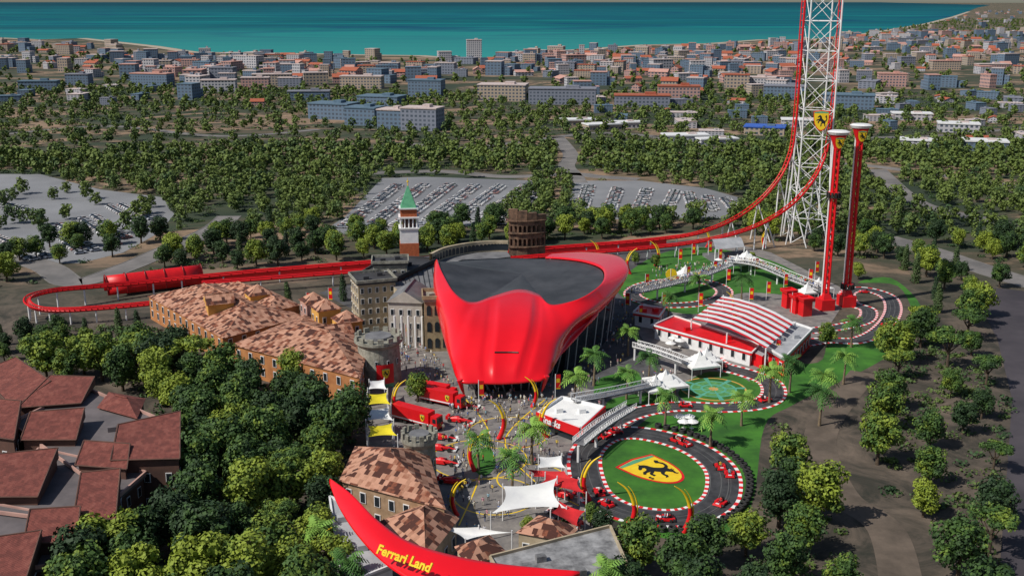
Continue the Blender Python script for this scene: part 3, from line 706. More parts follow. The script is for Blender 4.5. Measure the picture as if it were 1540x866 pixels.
th=bld('theatre','white classical theatre with pediment and columns',rect(-28.6,287,9.5,13,-.12),12.5,3.2,'gable',mat('cream_stone',(.5,.45,.4),.8),MGR,(3,2.2,.8),True)
mb=MB()
for i in range(5):
    x=-32.2+i*1.9; mb.cyl((x,279.9-.2-i*.23,0),(x,279.9-.2-i*.23,9),.32,n=10)
mb.obj('colonnade',WHI,th,smooth=True)
ct=bld('stone_tower','square stone tower with tall dark arches',rect(-20.3,279.5,7.4,7.4,.1),14.5,1.0,'flat',mat('tower_stone',(.4,.31,.18),.9,(.24,.18,.11),.6),STO,None,True)
mb=MB()
for zz in (1,5.6,10.2):
    for i in range(3):
        x=-22.4+i*2.1; y=275.5+i*.21
        n=8; P=[(x-.6,y,zz),(x+.6,y,zz),(x+.6,y,zz+2.2)]+[(x+.6*math.cos(PI*k/n),y,zz+2.2+.6*math.sin(PI*k/n)) for k in range(1,n)]+[(x-.6,y,zz+2.2)]
        mb.face(P,0)
mb.obj('arched_window',GLS,ct)
hl=root('exhibition_hall','large hall with dark grey roof and curved beige arcade','building',g(640,420,0))
hp_=[(p.x,p.y) for p in G([(540,408),(600,389),(700,381),(762,377),(768,386),(700,394),(664,402),(664,438),(600,437),(574,418)],12)]
mb=MB(); mb.prism(hp_,0,12,1,0); mb.obj('roof',[MGR,BEI],hl)
mb=MB(); arc=cat(G([(648,398),(670,388),(705,381),(740,378),(764,378)],12),6); mb.strip(arc,-.5,.5,0,h=3.6); mb.obj('parapet',BEI,hl)
mb=MB()
for i in range(1,len(arc)-1,1):
    a=arc[i]; d=(arc[i+1]-arc[i-1]).normalized(); n=Vector((d.y,-d.x,0))*.56
    P=[a+n+d*(.7*math.cos(PI*k/6))+Vector((0,0,2.0+.7*math.sin(PI*k/6))) for k in range(7)]
    mb.face([a+n+d*.7+Vector((0,0,.5))]+P+[a+n-d*.7+Vector((0,0,.5))],0)
mb.obj('arched_openings',GLS,hl)
mb=MB()
for i in range(9):
    a=g(600+i*8,392+i*.2,12.1); b=g(612+i*7,433,12.1); mb.tube([a+Vector((0,0,.05)),b+Vector((0,0,.05))],.1,4)
mb.obj('roof_seam',DGR,hl)
bld('black_roof_hall','low hall with flat black roof by the bell tower',[(545,412),(585,388),(655,392),(600,418)],13,.6,'flat',BRW,DGR,None,wmm=DGR)
def arch_wall(mb,A,B,z0,z1,nA,m=0,t=.8):
    d=(B-A); L=d.length; d.normalize(); n=Vector((d.y,-d.x,0)); w=L/nA
    for i in range(nA):
        a=A+d*w*i; op=w*.31
        for side in (0,t):
            o=-n*side
            P=[a+o,a+d*(w/2-op)+o]; hh=(z1-z0)
            arch=[a+o+d*(w/2-op*math.cos(PI*k/8))+Vector((0,0,z0+hh*.5+min(op,hh*.3)*math.sin(PI*k/8))) for k in range(9)]
            def at(p,z): return Vector((p.x,p.y,z))
            mb.face([at(P[0],z0),at(P[1],z0),arch[0],at(P[0],arch[0].z)],m)
            e=a+d*w+o; mb.face([at(a+d*(w/2+op)+o,z0),at(e,z0),at(e,arch[8].z),arch[8]],m)
            mb.face([at(P[0],arch[0].z)]+arch[0:5]+[at(a+d*w/2+o,z1),at(P[0],z1)],m)
            mb.face(arch[4:9]+[at(e,arch[8].z),at(e,z1),at(a+d*w/2+o,z1)],m)
    a,b=A,B
    mb.face([Vector((a.x,a.y,z1)),Vector((b.x,b.y,z1)),Vector((b.x,b.y,z1))-n*t,Vector((a.x,a.y,z1))-n*t],m)
cl=root('ruined_arena_wall','curved brown ruined arena wall with stacked arches and stepped top','ruin',g(795,402))
mb=MB(); A0=g(765,400); W=13.2
pts=[Vector((A0.x+W*k/4,A0.y-1.6*math.sin(PI*k/4)+k*.6,0)) for k in range(5)]
for k in range(4):
    for q,(z0,z1) in enumerate([(0,7),(7,12),(12,16.5),(16.5,[20.8,20.2,19.4,18.6][k])]):
        if q<3: arch_wall(mb,pts[k],pts[k+1],z0,z1,2,0,1.4)
        else:
            m_=(pts[k]+pts[k+1])/2; d=pts[k+1]-pts[k]; mb.box((m_.x,m_.y+.7,z0),(d.length,1.4,z1-z0),math.atan2(d.y,d.x),0)
for zz in (7,12,16.5):
    for k in range(4):
        m_=(pts[k]+pts[k+1])/2; d=pts[k+1]-pts[k]; mb.box((m_.x,m_.y+.5,zz-.15),(d.length*1.01,2.2,.3),math.atan2(d.y,d.x),0)
mb.obj('wall',RUI,cl)
mb=MB(); mb.box((A0.x+6.6,A0.y+3.2,0),(13,1,17),.18,0); mb.obj('inner_wall',BRW,cl)
# bell tower
bt=root('bell_tower','tall square brick bell tower with white belfry and green pyramid spire','tower',(-36.5,366,0))
bx,by=-36.2,366
mb=MB(); mb.box((bx,by,0),(6.6,6.6,10.6),.12,0); mb.obj('shaft',BRK,bt)
mb=MB(); mb.box((bx,by,10.6),(6.3,6.3,5),.12,0); mb.box((bx,by,15.6),(7.1,7.1,.5),.12,0); mb.box((bx,by,19.4),(7.1,7.1,.5),.12); mb.box((bx,by,22.6),(6.7,6.7,.4),.12)
for i in range(5):
    for j in range(5):
        if 0<i<4 and 0<j<4: continue
        a,b=-2.8+i*1.4,-2.8+j*1.4; ca,sa=math.cos(.12),math.sin(.12); mb.cyl((bx+a*ca-b*sa,by+a*sa+b*ca,16.1),(bx+a*ca-b*sa,by+a*sa+b*ca,19.4),.28,n=6)
mb.obj('belfry',WHI,bt)
mb=MB(); mb.box((bx,by,16.1),(4.4,4.4,3.3),.12,0,mt=0); mb.obj('bell_chamber',BRW,bt)
mb=MB(); mb.box((bx,by,19.9),(5.7,5.7,2.7),.12,0); mb.obj('attic',BRK,bt)
mb=MB(); mb.box((bx,by,23),(5.5,5.5,7.4),.12,0,tp=(.06,.06)); mb.obj('spire',GRN,bt)
mb=MB(); mb.cyl((bx,by,30),(bx,by,33),.18,.05); mb.cyl((bx,by,31.6),(bx,by,32.1),.35,.35); mb.obj('finial',YEL,bt)
def castle(cx,cy,r,h,label):
    o=root('castle_tower',label,'tower',(cx,cy,0)); mb=MB(); mb.cyl((cx,cy,0),(cx,cy,h-2.2),r*1.02,r*.95,n=28); mb.cyl((cx,cy,h-2.6),(cx,cy,h-1.6),r*.95,r*1.12,n=28); mb.cyl((cx,cy,h-1.6),(cx,cy,h-.9),r*1.12,n=28); mb.obj('wall',STO,o)
    mb=MB(); n=14
    for i in range(n):
        a=2*PI*i/n; mb.box((cx+r*1.03*math.cos(a),cy+r*1.03*math.sin(a),h-.9),(.5,r*.26,1.2),a)
    mb.obj('battlement',STO,o)
    for i in range(5):
        a=-PI/2+(i-2)*.55; addwin(o,(cx+r*1.0*math.cos(a),cy+r*1.0*math.sin(a),h*.45),a+PI/2,.5,.8)
    mb=MB(); mb.cyl((cx,cy,h-.85),(cx,cy,h-.2),r*.62,r*.6,n=24); mb.obj('roof_deck',MGR,o); return o
cs=castle(-33.2,252,5.4,12.4,'large round grey stone castle tower with battlements')
mb=MB(); 
for i in range(8):
    a0,a1=-PI/2+.0+i*.1,-PI/2+.1+i*.1; q=lambda a,z:(-33.2+5.62*math.cos(a),252+5.62*math.sin(a),z)
    mb.face([q(a0,1.2),q(a1,1.2),q(a1,6.2),q(a0,6.2)],0); 
    q=lambda a,z:(-33.2+5.6*math.cos(a),252+5.6*math.sin(a),z)
    mb.face([q(a0,.2),q(a1,.2),q(a1,1.2),q(a0,1.2)],1)
mb.obj('banner',[RED2,GRN],cs)
emblem(cs,(-33.2+5.75*math.cos(-PI/2+.4),252+5.75*math.sin(-PI/2+.4),4),(math.cos(.4),math.sin(.4),0),(0,0,1),1.9)
castle(-17.9,191,3.2,12,'small round stone castle tower beside the tiled building')
WST=mat('warm_stone',(.4,.27,.17),.9,(.26,.17,.1),.6)
bld('village_hall','tiled stone building beside the small castle tower',[(514,722),(536,672),(640,676),(668,764)],8,4,'hip',WST,TER,(2,3,1))
bld('village_hall','low tiled building with stone arches facing the plaza',[(572,785),(650,752),(686,780),(640,842)],6,3.2,'hip',BEI,TER,(1,3,1.2))
bld('village_house','small pyramid tiled roof kiosk near the entrance',[(688,822),(735,806),(758,830),(705,850)],5,2,'pyr',BEI,TER,(1,2.5,1))
bld('village_house','low tiled roof house near the entrance',[(780,800),(812,776),(868,792),(848,812)],5,2,'pyr',BEI,TER,(1,2.5,1))
bld('flat_roofed_hall','grey flat roofed hall at the entrance',[(742,842),(915,797),(950,880),(780,905)],6,.5,'flat',BEI,mat('weathered_grey_roof',(.36,.36,.37),.7,(.1,.1,.105),.35,det=8),(1,3,1))
HB=[((-30,560),(25,550),(75,585),(20,612),9,2.0,'shed'),((30,612),(78,578),(140,580),(120,605),9.3,2,'shed'),((150,612),(165,590),(215,600),(205,628),9,1.6,'hip'),((35,660),(50,634),(125,628),(112,660),10,2,'shed'),((118,698),(130,675),(192,680),(188,704),10.4,1.6,'shed'),((170,690),(182,652),(270,632),(268,688),11,1.8,'shed'),((-20,745),(-10,700),(85,690),(55,745),10,2,'shed'),((113,778),(125,728),(180,722),(172,778),10.6,2,'shed'),((40,815),(50,782),(118,778),(112,812),10.2,1.8,'shed'),((-40,650),(-20,610),(30,615),(20,660),10.8,1.6,'shed'),((-60,880),(-40,830),(60,815),(30,890),10,1.8,'shed')]
for a,b,c_,d,h,rh,k in HB:
    bld('hotel_wing','brown hotel wing with dull red tiled roof',[b,c_,d,a],h,rh,k,BRW,TER2,(2,3.4,.9))
mgr=mat('hotel_roof',(.15,.13,.135),.85,(.09,.08,.086),.15)
for q,h in (([(20,640),(130,588),(250,640),(130,720)],8.2),([(-20,770),(60,680),(215,715),(130,790)],7.9),([(-40,870),(-30,760),(130,790),(90,850)],7.6)):
    bld('hotel_block','hotel block with grey flat roof terrace',q,h,.6,'flat',BRW,mgr,(2,3.4,.9),wmm=PNK)
# ---------------------------------------------------------------- red shell building
cols=[[(656,390,20.8),(654,394,19.8),(653,398,18.8),(653,402,17.8)],
[(665,410,19.4),(654,422,17.6),(652,437,14.8),(655,450,12.5)],
[(680,436,18.2),(663,455,15.5),(660,480,11.5),(667,502,8.5)],
[(698,451,17.2),(682,482,14.2),(673,520,9.2),(679,548,6.2)],
[(716,454,16.6),(703,490,13.8),(688,540,8.4),(691,573,5)],
[(742,445,17.2),(735,490,14.0),(723,540,9.0),(722,576,4.8)],
[(780,435,17.8),(773,490,13.9),(762,540,8.8),(757,577,4.6)],
[(808,441,17.2),(808,490,14.0),(800,540,9.0),(795,574,4.8)],
[(826,457,16.6),(838,490,13.4),(832,532,8.8),(822,567,5.4)],
[(852,455,17),(872,475,14.4),(860,502,10.4),(846,530,8)],
[(882,444,18),(911,450,15.6),(900,470,12.8),(876,494,11)],
[(906,424,19),(938,418,17.6),(932,436,15.4),(913,456,13.6)],
[(906,404,19.2),(942,400,18.6),(942,409,17.2),(936,420,15.8)],
[(880,393,18.6),(924,384,18.6),(930,390,17.2),(929,397,15.8)],
[(844,388,17.2),(876,379,17.6),(880,383,16.2),(880,389,15)],
[(820,387,16.4),(828,382,16.6),(829,384,15.6),(830,388,14.6)]]
K=[[g(*p) for p in c_] for c_ in cols]
rh_=root('red_shell_pavilion','huge glossy red car-bonnet shaped shell building with black roof','building',g(770,500))
NS=12
lines=[cat([K[c_][k] for c_ in range(len(K))],NS) for k in range(4)]
rows=[cat([lines[k][i] for k in range(4)],6) for i in range(len(lines[0]))]
def sst(a,b,x): t=min(1,max(0,(x-a)/(b-a))); return t*t*(3-2*t)
for i,r_ in enumerate(rows):
    u=(i/NS-6)
    for k,p in enumerate(r_):
        v=k/(len(r_)-1); f=sst(.02,.2,v)*(1-sst(.75,1.0,v))
        w1=.85-.4*v; a=abs(u)
        off=.9*(1-sst(w1-.12,w1+.12,a))-.35*math.exp(-((a-w1-.3)/.14)**2)+.45*math.exp(-((a-1.9)/.35)**2)
        if a<3.6: r_[k]=p+Vector((0,-.55,.8))*off*f*.75
mb=MB(); mb.grid(rows)
sh=mb.obj('shell',RED,rh_,smooth=True)
md=sh.modifiers.new('s','SOLIDIFY'); md.thickness=.5; md.offset=-1
rim=[r[0] for r in rows]; back=[g(760,386,15.6),g(700,389,16.2),g(672,391,17.5)]
cen=g(785,412,15.6); loop=rim+back; mb=MB()
lo=[Vector((p.x,p.y,p.z-.6)) for p in loop]; lo=[p+(cen-p)*.01 for p in lo]
mid=[p+(cen-p)*.5+Vector((0,0,-.2)) for p in lo]
mb.grid([lo,mid],0,True)
for i in range(len(mid)): mb.face([mid[i],mid[(i+1)%len(mid)],cen],0)
mb.obj('roof',mat('black_roof_sheet',(.06,.06,.065),.5,(.028,.028,.03),.1,det=6),rh_)
mb=MB()
for k in range(9):
    A_=g(712+k*17,401-(k%3)*.5,15.5); B_=g(722+k*14,434,15.7)
mb=MB(); base=[r[-1] for r in rows]; cc=Vector((cen.x,275,0)); top=[];bot=[]
for p in base+[g(760,386,13),g(690,389,13.5)]:
    q=Vector((p.x,p.y,0)); d=cc-q; a=q+d*.06; b=q+d*(.2 if p.z<9 else .12); top.append(Vector((a.x,a.y,p.z+.4))); bot.append(Vector((b.x,b.y,0)))
mb.grid([top,bot],0,True); mb.obj('glass_wall',GLS,rh_)
mb=MB()
for i in range(0,len(top)-2,5): mb.tube([top[i],bot[i]],.2,5)
mb.obj('mullion',GRY,rh_)
for sx_ in (0,1):
    a=base[4*NS if sx_==0 else 8*NS]; mb=MB(); mb.tube([a+Vector((0,0,.4)),a+Vector((.6 if sx_==0 else -.6,.2,-2)),a+Vector((1.2 if sx_==0 else -1.2,1.2,-4.4))],[.7,.45,.1],8); mb.obj('chin_fin',RED,rh_,smooth=True)
def shell_pt(u,v,lift=.1):
    i=int((u+6)*NS); k=int(v*(len(rows[0])-1)); return rows[i][k]+Vector((0,-.55,.8))*lift
mb=MB(); mb.tube([shell_pt(u,.62,.08) for u in (-.45,-.2,0,.2,.45)],.24,5); mb.obj('air_slot',BPA,rh_)
# ---------------------------------------------------------------- coaster
t1=[(230,458,4),(165,464,4),(105,468,4),(62,467,4),(42,458,5),(48,447,6),(85,438,6),(150,432,5),(230,425,4),(300,418,4),(420,407,4),(560,396,4),(700,385,4),(850,373,4),(930,367,4),(1000,360,4.6),(1050,352,6.2),(1100,333,9.7),(1140,306,15),(1172,270,24.2),(1190,232,33.9)]
P1=[g(*p) for p in t1]+[Vector((111.6,420.5,45)),Vector((112,421,65)),Vector((112,421,85)),Vector((112.5,421,100)),Vector((115,418,110)),Vector((120,412,110)),Vector((123,410,100))]
P2=[Vector(v) for v in [(123,410,100),(123,410,70),(122.8,410,52),(121.5,409.5,37),(117,408,26),(109,405,17),(98,401,10.5),(86,396,7),(70,390,4.8),(50,383,4),(20,373,4),(-20,359,4),(-60,345,4),(-100,332,4)]]
lc=root('roller_coaster','tall red launch roller coaster with white lattice tower','roller coaster',(112,421,0))
for nm,PP in (('track',P1),('track',P2)):
    pts=cat(PP,7); mb=MB(); mb.tube(pts,.42,6)
    L=len(pts); l=[];r_=[]
    for i,p in enumerate(pts):
        d=(pts[min(i+1,L-1)]-pts[max(i-1,0)]); s=Vector((d.y,-d.x,0))
        s=s.normalized() if s.length>.25*d.length else Vector((.38,-.92,0))
        n=s.cross(d.normalized()); n=n if n.z>=-.05 else -n
        if abs(d.normalized().z)>.85: n=Vector((-.92,-.38,0))
        l.append(p+s*.9+n*.8); r_.append(p-s*.9+n*.8)
    mb.tube(l,.24,5); mb.tube(r_,.24,5)
    for i in range(0,L,1): mb.tube([l[i],pts[i],r_[i]],.16,4)
    mb.obj(nm,RED2,lc)
sup=[]
for pts in (cat(P1[:18],3),cat(P2[6:],4)):
    for p in pts[::2]:
        if p.z<14: sup.append(p)
for p in sup[:80]:
    mb=MB(); mb.cyl((p.x,p.y,0),(p.x,p.y,p.z-.4),.28,n=6); mb.obj('support_column',WHI,lc)
for k,(p,fx,fy) in enumerate([(P1[17],3,-2),(P1[18],5,-3),(P1[19],8,2),(P1[20],10,-4),(P2[4],6,-3),(P2[5],5,-3),(P2[6],4,2)]):
    mb=MB(); mb.tube([p,(p.x+fx,p.y+fy,0)],.26,6); mb.tube([p,(p.x+fx*.1-2,p.y-fy,0)],.26,6); mb.obj('support_column',WHI,lc)
mb=MB(); legs=[(112.5,423),(122,419),(122.5,408),(112,412)]; ccx,ccy=117.3,415.5
def lg(i,z):
    s=1+max(0,(30-z)/30)*.35; x,y=legs[i%4]; return Vector((ccx+(x-ccx)*s,ccy+(y-ccy)*s,z))
for i in range(4):
    mb.tube([lg(i,0),lg(i,12),lg(i,25),lg(i,38),lg(i,112)],.3 if i else .34,6)
zs=[0,10,20,30,41,52,63,74,85,96,108]
for k,z in enumerate(zs[1:]):
    for i in range(4):
        mb.tube([lg(i,z),lg(i+1,z)],.16,5)
        mb.tube([lg(i,zs[k]),lg(i+1,z)],.14,5)
        if i%2==0: mb.tube([lg(i+1,zs[k]),lg(i,z)],.14,5)
mb.obj('lattice_tower',WHI,lc)
emblem(lc,(117.4,406.5,48.5),(1,-.1,0),(0,.1,1),5.4)
rt=root('red_tunnel','long red half-round tunnel over the coaster track','tunnel',g(230,425,0))
mb=MB(); A,B=g(160,441,1),g(303,423,1); d=(B-A).normalized(); n=Vector((-d.y,d.x,0))
rws=[[ (A+(B-A)*t)+n*3.3*math.cos(PI*k/10)+Vector((0,0,5.8*math.sin(PI*k/10))) for k in range(11)] for t in (0,.2,.4,.6,.8,1)]
rws=[[Vector((p.x,p.y,max(p.z,.0))) for p in r] for r in rws]
mb.grid(rws); o=mb.obj('shell',RED2,rt,smooth=True); md=o.modifiers.new('s','SOLIDIFY'); md.thickness=.2
mb=MB()
for t in (.0,.2,.4,.6,.8,1):
    mb.tube([(A+(B-A)*t)+n*3.45*math.cos(PI*k/10)+Vector((0,0,6.0*math.sin(PI*k/10)+.1)) for k in range(11)],.15,4)
mb.obj('rib',DRED,rt)
fw=root('red_boundary_wall','long low red wall under the coaster track','wall',g(620,398,0))
mb=MB(); mb.strip(cat(G([(306,424),(430,412),(560,401),(700,390),(850,378),(930,372),(1000,366)]),4),-1.2,-.9,0,h=2.4); mb.obj('wall',RED2,fw)
st=root('station_canopy','grey arched canopy over the coaster platform','station',g(1090,382))
mb=MB(); A,B=g(1068,362,6),g(1112,360,6); 
rws=[[Vector((A.x+(B.x-A.x)*u,A.y+3-14*v+4*u,5.2+2.0*math.sin(PI*v))) for v in [k/8 for k in range(9)]] for u in (0,.25,.5,.75,1)]
mb.grid(rws); mb.obj('roof',GRY,st,smooth=True)
for u in (0,1):
    for v in (0,8):
        p=rws[0 if u==0 else -1][v]; mb=MB(); mb.cyl((p.x,p.y,0),p,.25); mb.obj('column',WHI,st)
mb=MB(); mb.box((A.x+6,A.y-4,0),(15,12,1.2),.2); mb.obj('platform',MGR,st)
# ---------------------------------------------------------------- drop towers
def drop(x,y,h,gz):
    r=root('drop_tower','slim red drop tower ride with white dish top and yellow shield','drop tower',(x,y,0),'pair of drop towers')
    mb=MB(); mb.box((x,y,0),(4.4,4.4,3.4),.2,0); mb.box((x,y,3.4),(3.0,3.0,1.8),.2,0,tp=(.6,.6)); mb.obj('base',RED2,r)
    mb=MB()
    for a,b in ((-.6,-.6),(.6,-.6),(.6,.6),(-.6,.6)): mb.cyl((x+a,y+b,5),(x+a,y+b,h-4),.32,n=8)
    z=6
    while z<h-5:
        mb.box((x,y,z),(1.3,1.3,.3),0,0); z+=2.2
    mb.obj('mast',RED2,r)
    mb=MB(); mb.cyl((x-1.15,y+.5,0),(x-1.15,y+.5,h-3),.24,n=6); mb.obj('rail',WHI,r)
    mb=MB(); mb.cyl((x,y,h-5.5),(x,y,h-.8),.9,2.5,n=20); mb.obj('crown',RED2,r)
    mb=MB(); mb.cyl((x,y,h-.8),(x,y,h),2.8,3.3,n=24); mb.cyl((x,y,h),(x,y,h+.35),3.3,2.4,n=24); mb.obj('dish',WHI,r)
    emblem(r,(x-.3,y-2.6,h-3.0),(1,0,0),(0,-.1,1),2.5,e=.08)
    mb=MB(); mb.cyl((x,y,gz),(x,y,gz+.7),1.8,1.8,n=16)
    for k in range(12):
        a=2*PI*k/12; mb.box((x+1.9*math.cos(a),y+1.9*math.sin(a),gz-1),(.5,.6,1.7),a,1)
    mb.obj('gondola',[RED2,BLK],r)
drop(97,317,54.8,36); drop(104.8,321,56.3,6.5)
# ---------------------------------------------------------------- pit building, bridges, tents
pb=root('pit_building','pit building with red and white striped roof','building',g(1130,505))
Q=G([(1040,480),(1088,444),(1196,484),(1152,524)],6.5); mb=MB(); nS=7
for i in range(nS):
    a=Q[0].lerp(Q[1],i/nS); b=Q[0].lerp(Q[1],(i+.8)/nS); c_=Q[3].lerp(Q[2],(i+.8)/nS); d=Q[3].lerp(Q[2],i/nS)
    up_=Vector((0,0,1.4)); n_=4
    e_=a.lerp(b,.4); f_=d.lerp(c_,.4)
    for q in range(n_):
        def arc_(A,B,t): return A.lerp(B,t)+up_*math.sin(PI*t)
        t0,t1_=q/n_,(q+1)/n_
        mb.face([arc_(a,d,t0),arc_(e_,f_,t0),arc_(e_,f_,t1_),arc_(a,d,t1_)],0); mb.face([arc_(e_,f_,t0),arc_(b,c_,t0),arc_(b,c_,t1_),arc_(e_,f_,t1_)],1)
mb.obj('roof',[RED2,WHI],pb)
mb=MB(); mb.prism([(q.x,q.y) for q in [Q[i].lerp((Q[0]+Q[2])/2,.12) for i in range(4)]],0,3.4,0,1); mb.obj('wall',[RED2,GRY],pb)
for i in range(4):
    for t in (0,.5):
        p=Q[i].lerp(Q[(i+1)%4],t); mb=MB(); mb.cyl((p.x,p.y,0),(p.x,p.y,6.6),.22,n=6); mb.obj('column',WHI,pb)
bld('garage','low garage with grey roof beside the pit building',[(1150,522),(1192,488),(1220,498),(1180,540)],4.6,.5,'flat',RED2,GRY,(1,3,1),wmm=WHI)
bld('garage','low garage with red roof edged in white',[(985,492),(1015,478),(1140,520),(1128,532)],3.4,.4,'flat',WHI,RED2,(1,3.4,1),wmm=WHI)
bld('kiosk','small red and white kiosk by the track',[(955,472),(965,462),(998,466),(990,478)],3.6,.5,'flat',WHI,RED2,(1,3,1),wmm=WHI)
for px_,h in (((1198,470),5),((1185,462),5.2),((1210,474),5.1)):
    p=g(*px_); bld('red_booth','small red booth beside the pits',rect(p.x,p.y,3,3,.3),h,.4,'flat',RED2,RED2,None,True)
def bridge(L,z,w=3.2,label='white footbridge with lattice railings above the track',name='footbridge'):
    pts=cat(G(L,z),5); r=root(name,label,'bridge',(pts[0].x,pts[0].y,0))
    mb=MB(); mb.strip(pts,-w/2,w/2,-.3,h=.3); mb.obj('deck',MGR,r)
    for s in (-1,1):
        mb=MB()
        def off(i,dz):
            a=pts[max(i-1,0)]; b=pts[min(i+1,len(pts)-1)]; d=(b-a).normalized(); return pts[i]+Vector((-d.y,d.x,0))*s*w/2+Vector((0,0,dz))
        T_=[off(i,1.3) for i in range(len(pts))]; B_=[off(i,.1) for i in range(len(pts))]
        mb.tube(T_,.1,4); mb.tube(B_,.12,4)
        for i in range(len(pts)-1):
            mb.tube([B_[i],T_[i]],.07,4); n_=3
            for q in range(n_):
                a=B_[i].lerp(B_[i+1],q/n_); b=T_[i].lerp(T_[i+1],(q+1)/n_); mb.tube([a,b],.05,3)
        mb.obj('railing',WHI,r)
    for i in range(0,len(pts),4):
        p=pts[i]; mb=MB(); mb.cyl((p.x,p.y,0),(p.x,p.y,z-.3),.3,n=6); mb.obj('pier',WHI,r)
    return pts
br1=bridge([(948,440),(1000,428),(1050,415),(1095,398)],4.2,4)
br2=bridge([(1095,392),(1140,398),(1190,418),(1238,436)],4.2,4)
br3=bridge([(862,602),(920,592),(985,578)],4,2.2)
br4=bridge([(955,520),(990,530),(1030,545)],4,2.2)
br5=bridge([(870,668),(905,640),(950,612)],4,2.6,'grey footbridge beside the oval track')
def tent(a,b,w,h=3.2,ph=3.2,rot=.3):
    p=g(a,b); r=root('marquee','white peaked marquee on slim posts','tent',p,group='white marquees in the park')
    mb=MB(); n=8; ca,sa=math.cos(rot),math.sin(rot)
    def S(u,v):
        m=max(abs(u),abs(v)); z=h+ph*(1-m)**1.8
        x,y=u*w/2,v*w/2; return (p.x+x*ca-y*sa,p.y+x*sa+y*ca,z)
    us=[-1+2*k/n for k in range(n+1)]; mb.grid([[S(u,v) for v in us] for u in us])
    for u,v in ((-1,-1),(1,-1),(1,1),(-1,1)):
        a_=S(u,v); b_=S(*((-v,u))) ; mb.face([a_,b_,(b_[0],b_[1],h-.5),(a_[0],a_[1],h-.5)],0)
    mb.obj('canopy',FAB,r)
    for u,v in ((-1,-1),(1,-1),(1,1),(-1,1)):
        q=S(u,v); mb=MB(); mb.cyl((q[0],q[1],0),q,.1,n=6); mb.obj('post',WHI,r)
for t in ((1051,562,8),(1062,556,6),(1000,592,8.5),(985,600,6),(1122,402,9),(1108,408,6),(1030,425,6),(1230,445,7),(1213,452,5)): tent(*t)
def parasol():
    r=root('parasol','small white parasol over a table','parasol',group='parasols beside the track')
    mb=MB(); mb.cyl((0,0,0),(0,0,2.9),.05,n=6); mb.obj('pole',WHI,r)
    mb=MB(); mb.cyl((0,0,2.3),(0,0,2.95),1.5,.05,n=8,cap=False); mb.obj('canopy',FAB,r)
    mb=MB(); mb.cyl((0,0,.7),(0,0,.76),.5,n=10); mb.cyl((0,0,0),(0,0,.7),.06,n=5); mb.obj('table',WHI,r); return r
many(parasol(),[(g(a,b),0,1.0) for a,b in [(1012,520),(1022,524),(1008,528),(1035,640),(1028,648),(1040,648),(1022,640),(985,500),(1080,400),(1092,408),(880,628)]])
sb=bld('snack_bar','snack bar with white roof and red lettered fascia',[(813,624),(846,602),(904,616),(872,646)],3.2,.6,'flat',GLS,FAB,None,wmm=WHI)
q=G([(813,624),(872,646),(904,616)],3.2); dv=(q[1]-q[0])
mb=MB(); 
for A,B in ((q[0],q[1]),(q[1],q[2])):
    d=(B-A).normalized(); n=Vector((d.y,-d.x,0))*.75; m_=(A+B)/2+n; mb.box((m_.x,m_.y,1.9),((B-A).length+1.2,.3,2.1),math.atan2(d.y,d.x))
mb.obj('fascia',RED2,sb)
d=dv.normalized(); n=Vector((d.y,-d.x,0))
text('Snacks',sb,q[0]+d*1.2+n*1.0+Vector((0,0,-.9)),d,(0,0,1),2.1,WHI,ext=.04)
# ---------------------------------------------------------------- sails
def sail(px,m,label,bow=.22,dip=.6):
    K_=[g(*p) for p in px]; c_=sum(K_,Vector())/4; r=root('shade_sail',label,'shade sail',(c_.x,c_.y,0),'shade sails over the plaza')
    n=10; rws=[]
    for i in range(n+1):
        row_=[]
        for j in range(n+1):
            u=-1+2*i/n; v=-1+2*j/n; uu=u*(1-bow*(1-v*v)); vv=v*(1-bow*(1-u*u))
            s,t=(uu+1)/2,(vv+1)/2
            p=K_[0]*(1-s)*(1-t)+K_[1]*s*(1-t)+K_[2]*s*t+K_[3]*(1-s)*t; row_.append(p-Vector((0,0,dip*(1-u*u)*(1-v*v))))
        rws.append(row_)
    mb=MB(); mb.grid(rws); mb.obj('fabric',m,r,smooth=True)
    for k in K_:
        mb=MB(); mb.cyl((k.x,k.y,0),(k.x,k.y,k.z+.4),.12,n=6); mb.obj('post',WHI,r)
ws='white four-cornered shade sail stretched between posts'; ys='yellow four-cornered shade sail stretched between posts'; rsl='red shade sail stretched between posts'
YF=mat('yellow_fabric',(.82,.68,.02),.8); RF=mat('red_fabric',(.62,.015,.02),.8)
sail([(555,572,6),(578,570,5),(583,586,6),(553,585,5)],FAB,ws)
sail([(552,592,6),(582,590,5),(588,608,6),(550,609,5)],YF,ys)
sail([(552,615,6),(585,612,5),(592,632,6),(550,632,5)],FAB,ws)
sail([(553,640,6),(590,636,5),(598,655,6),(552,657,5)],YF,ys)
sail([(756,730,7),(838,718,6),(852,764,5),(738,772,5)],FAB,ws,.25)
sail([(810,686,6),(845,684,5.4),(852,704,5),(806,704,5)],FAB,ws)
sail([(655,791,6),(720,792,6),(770,800,5),(700,812,5)],FAB,ws)
sail([(820,712,6),(870,720,5),(882,742,5),(806,728,5)],RF,rsl)
sail([(790,705,5),(850,708,6),(872,722,5),(800,716,5)],RF,rsl)
sail([(840,752,5),(880,768,5),(868,795,5),(828,770,6)],RF,rsl)
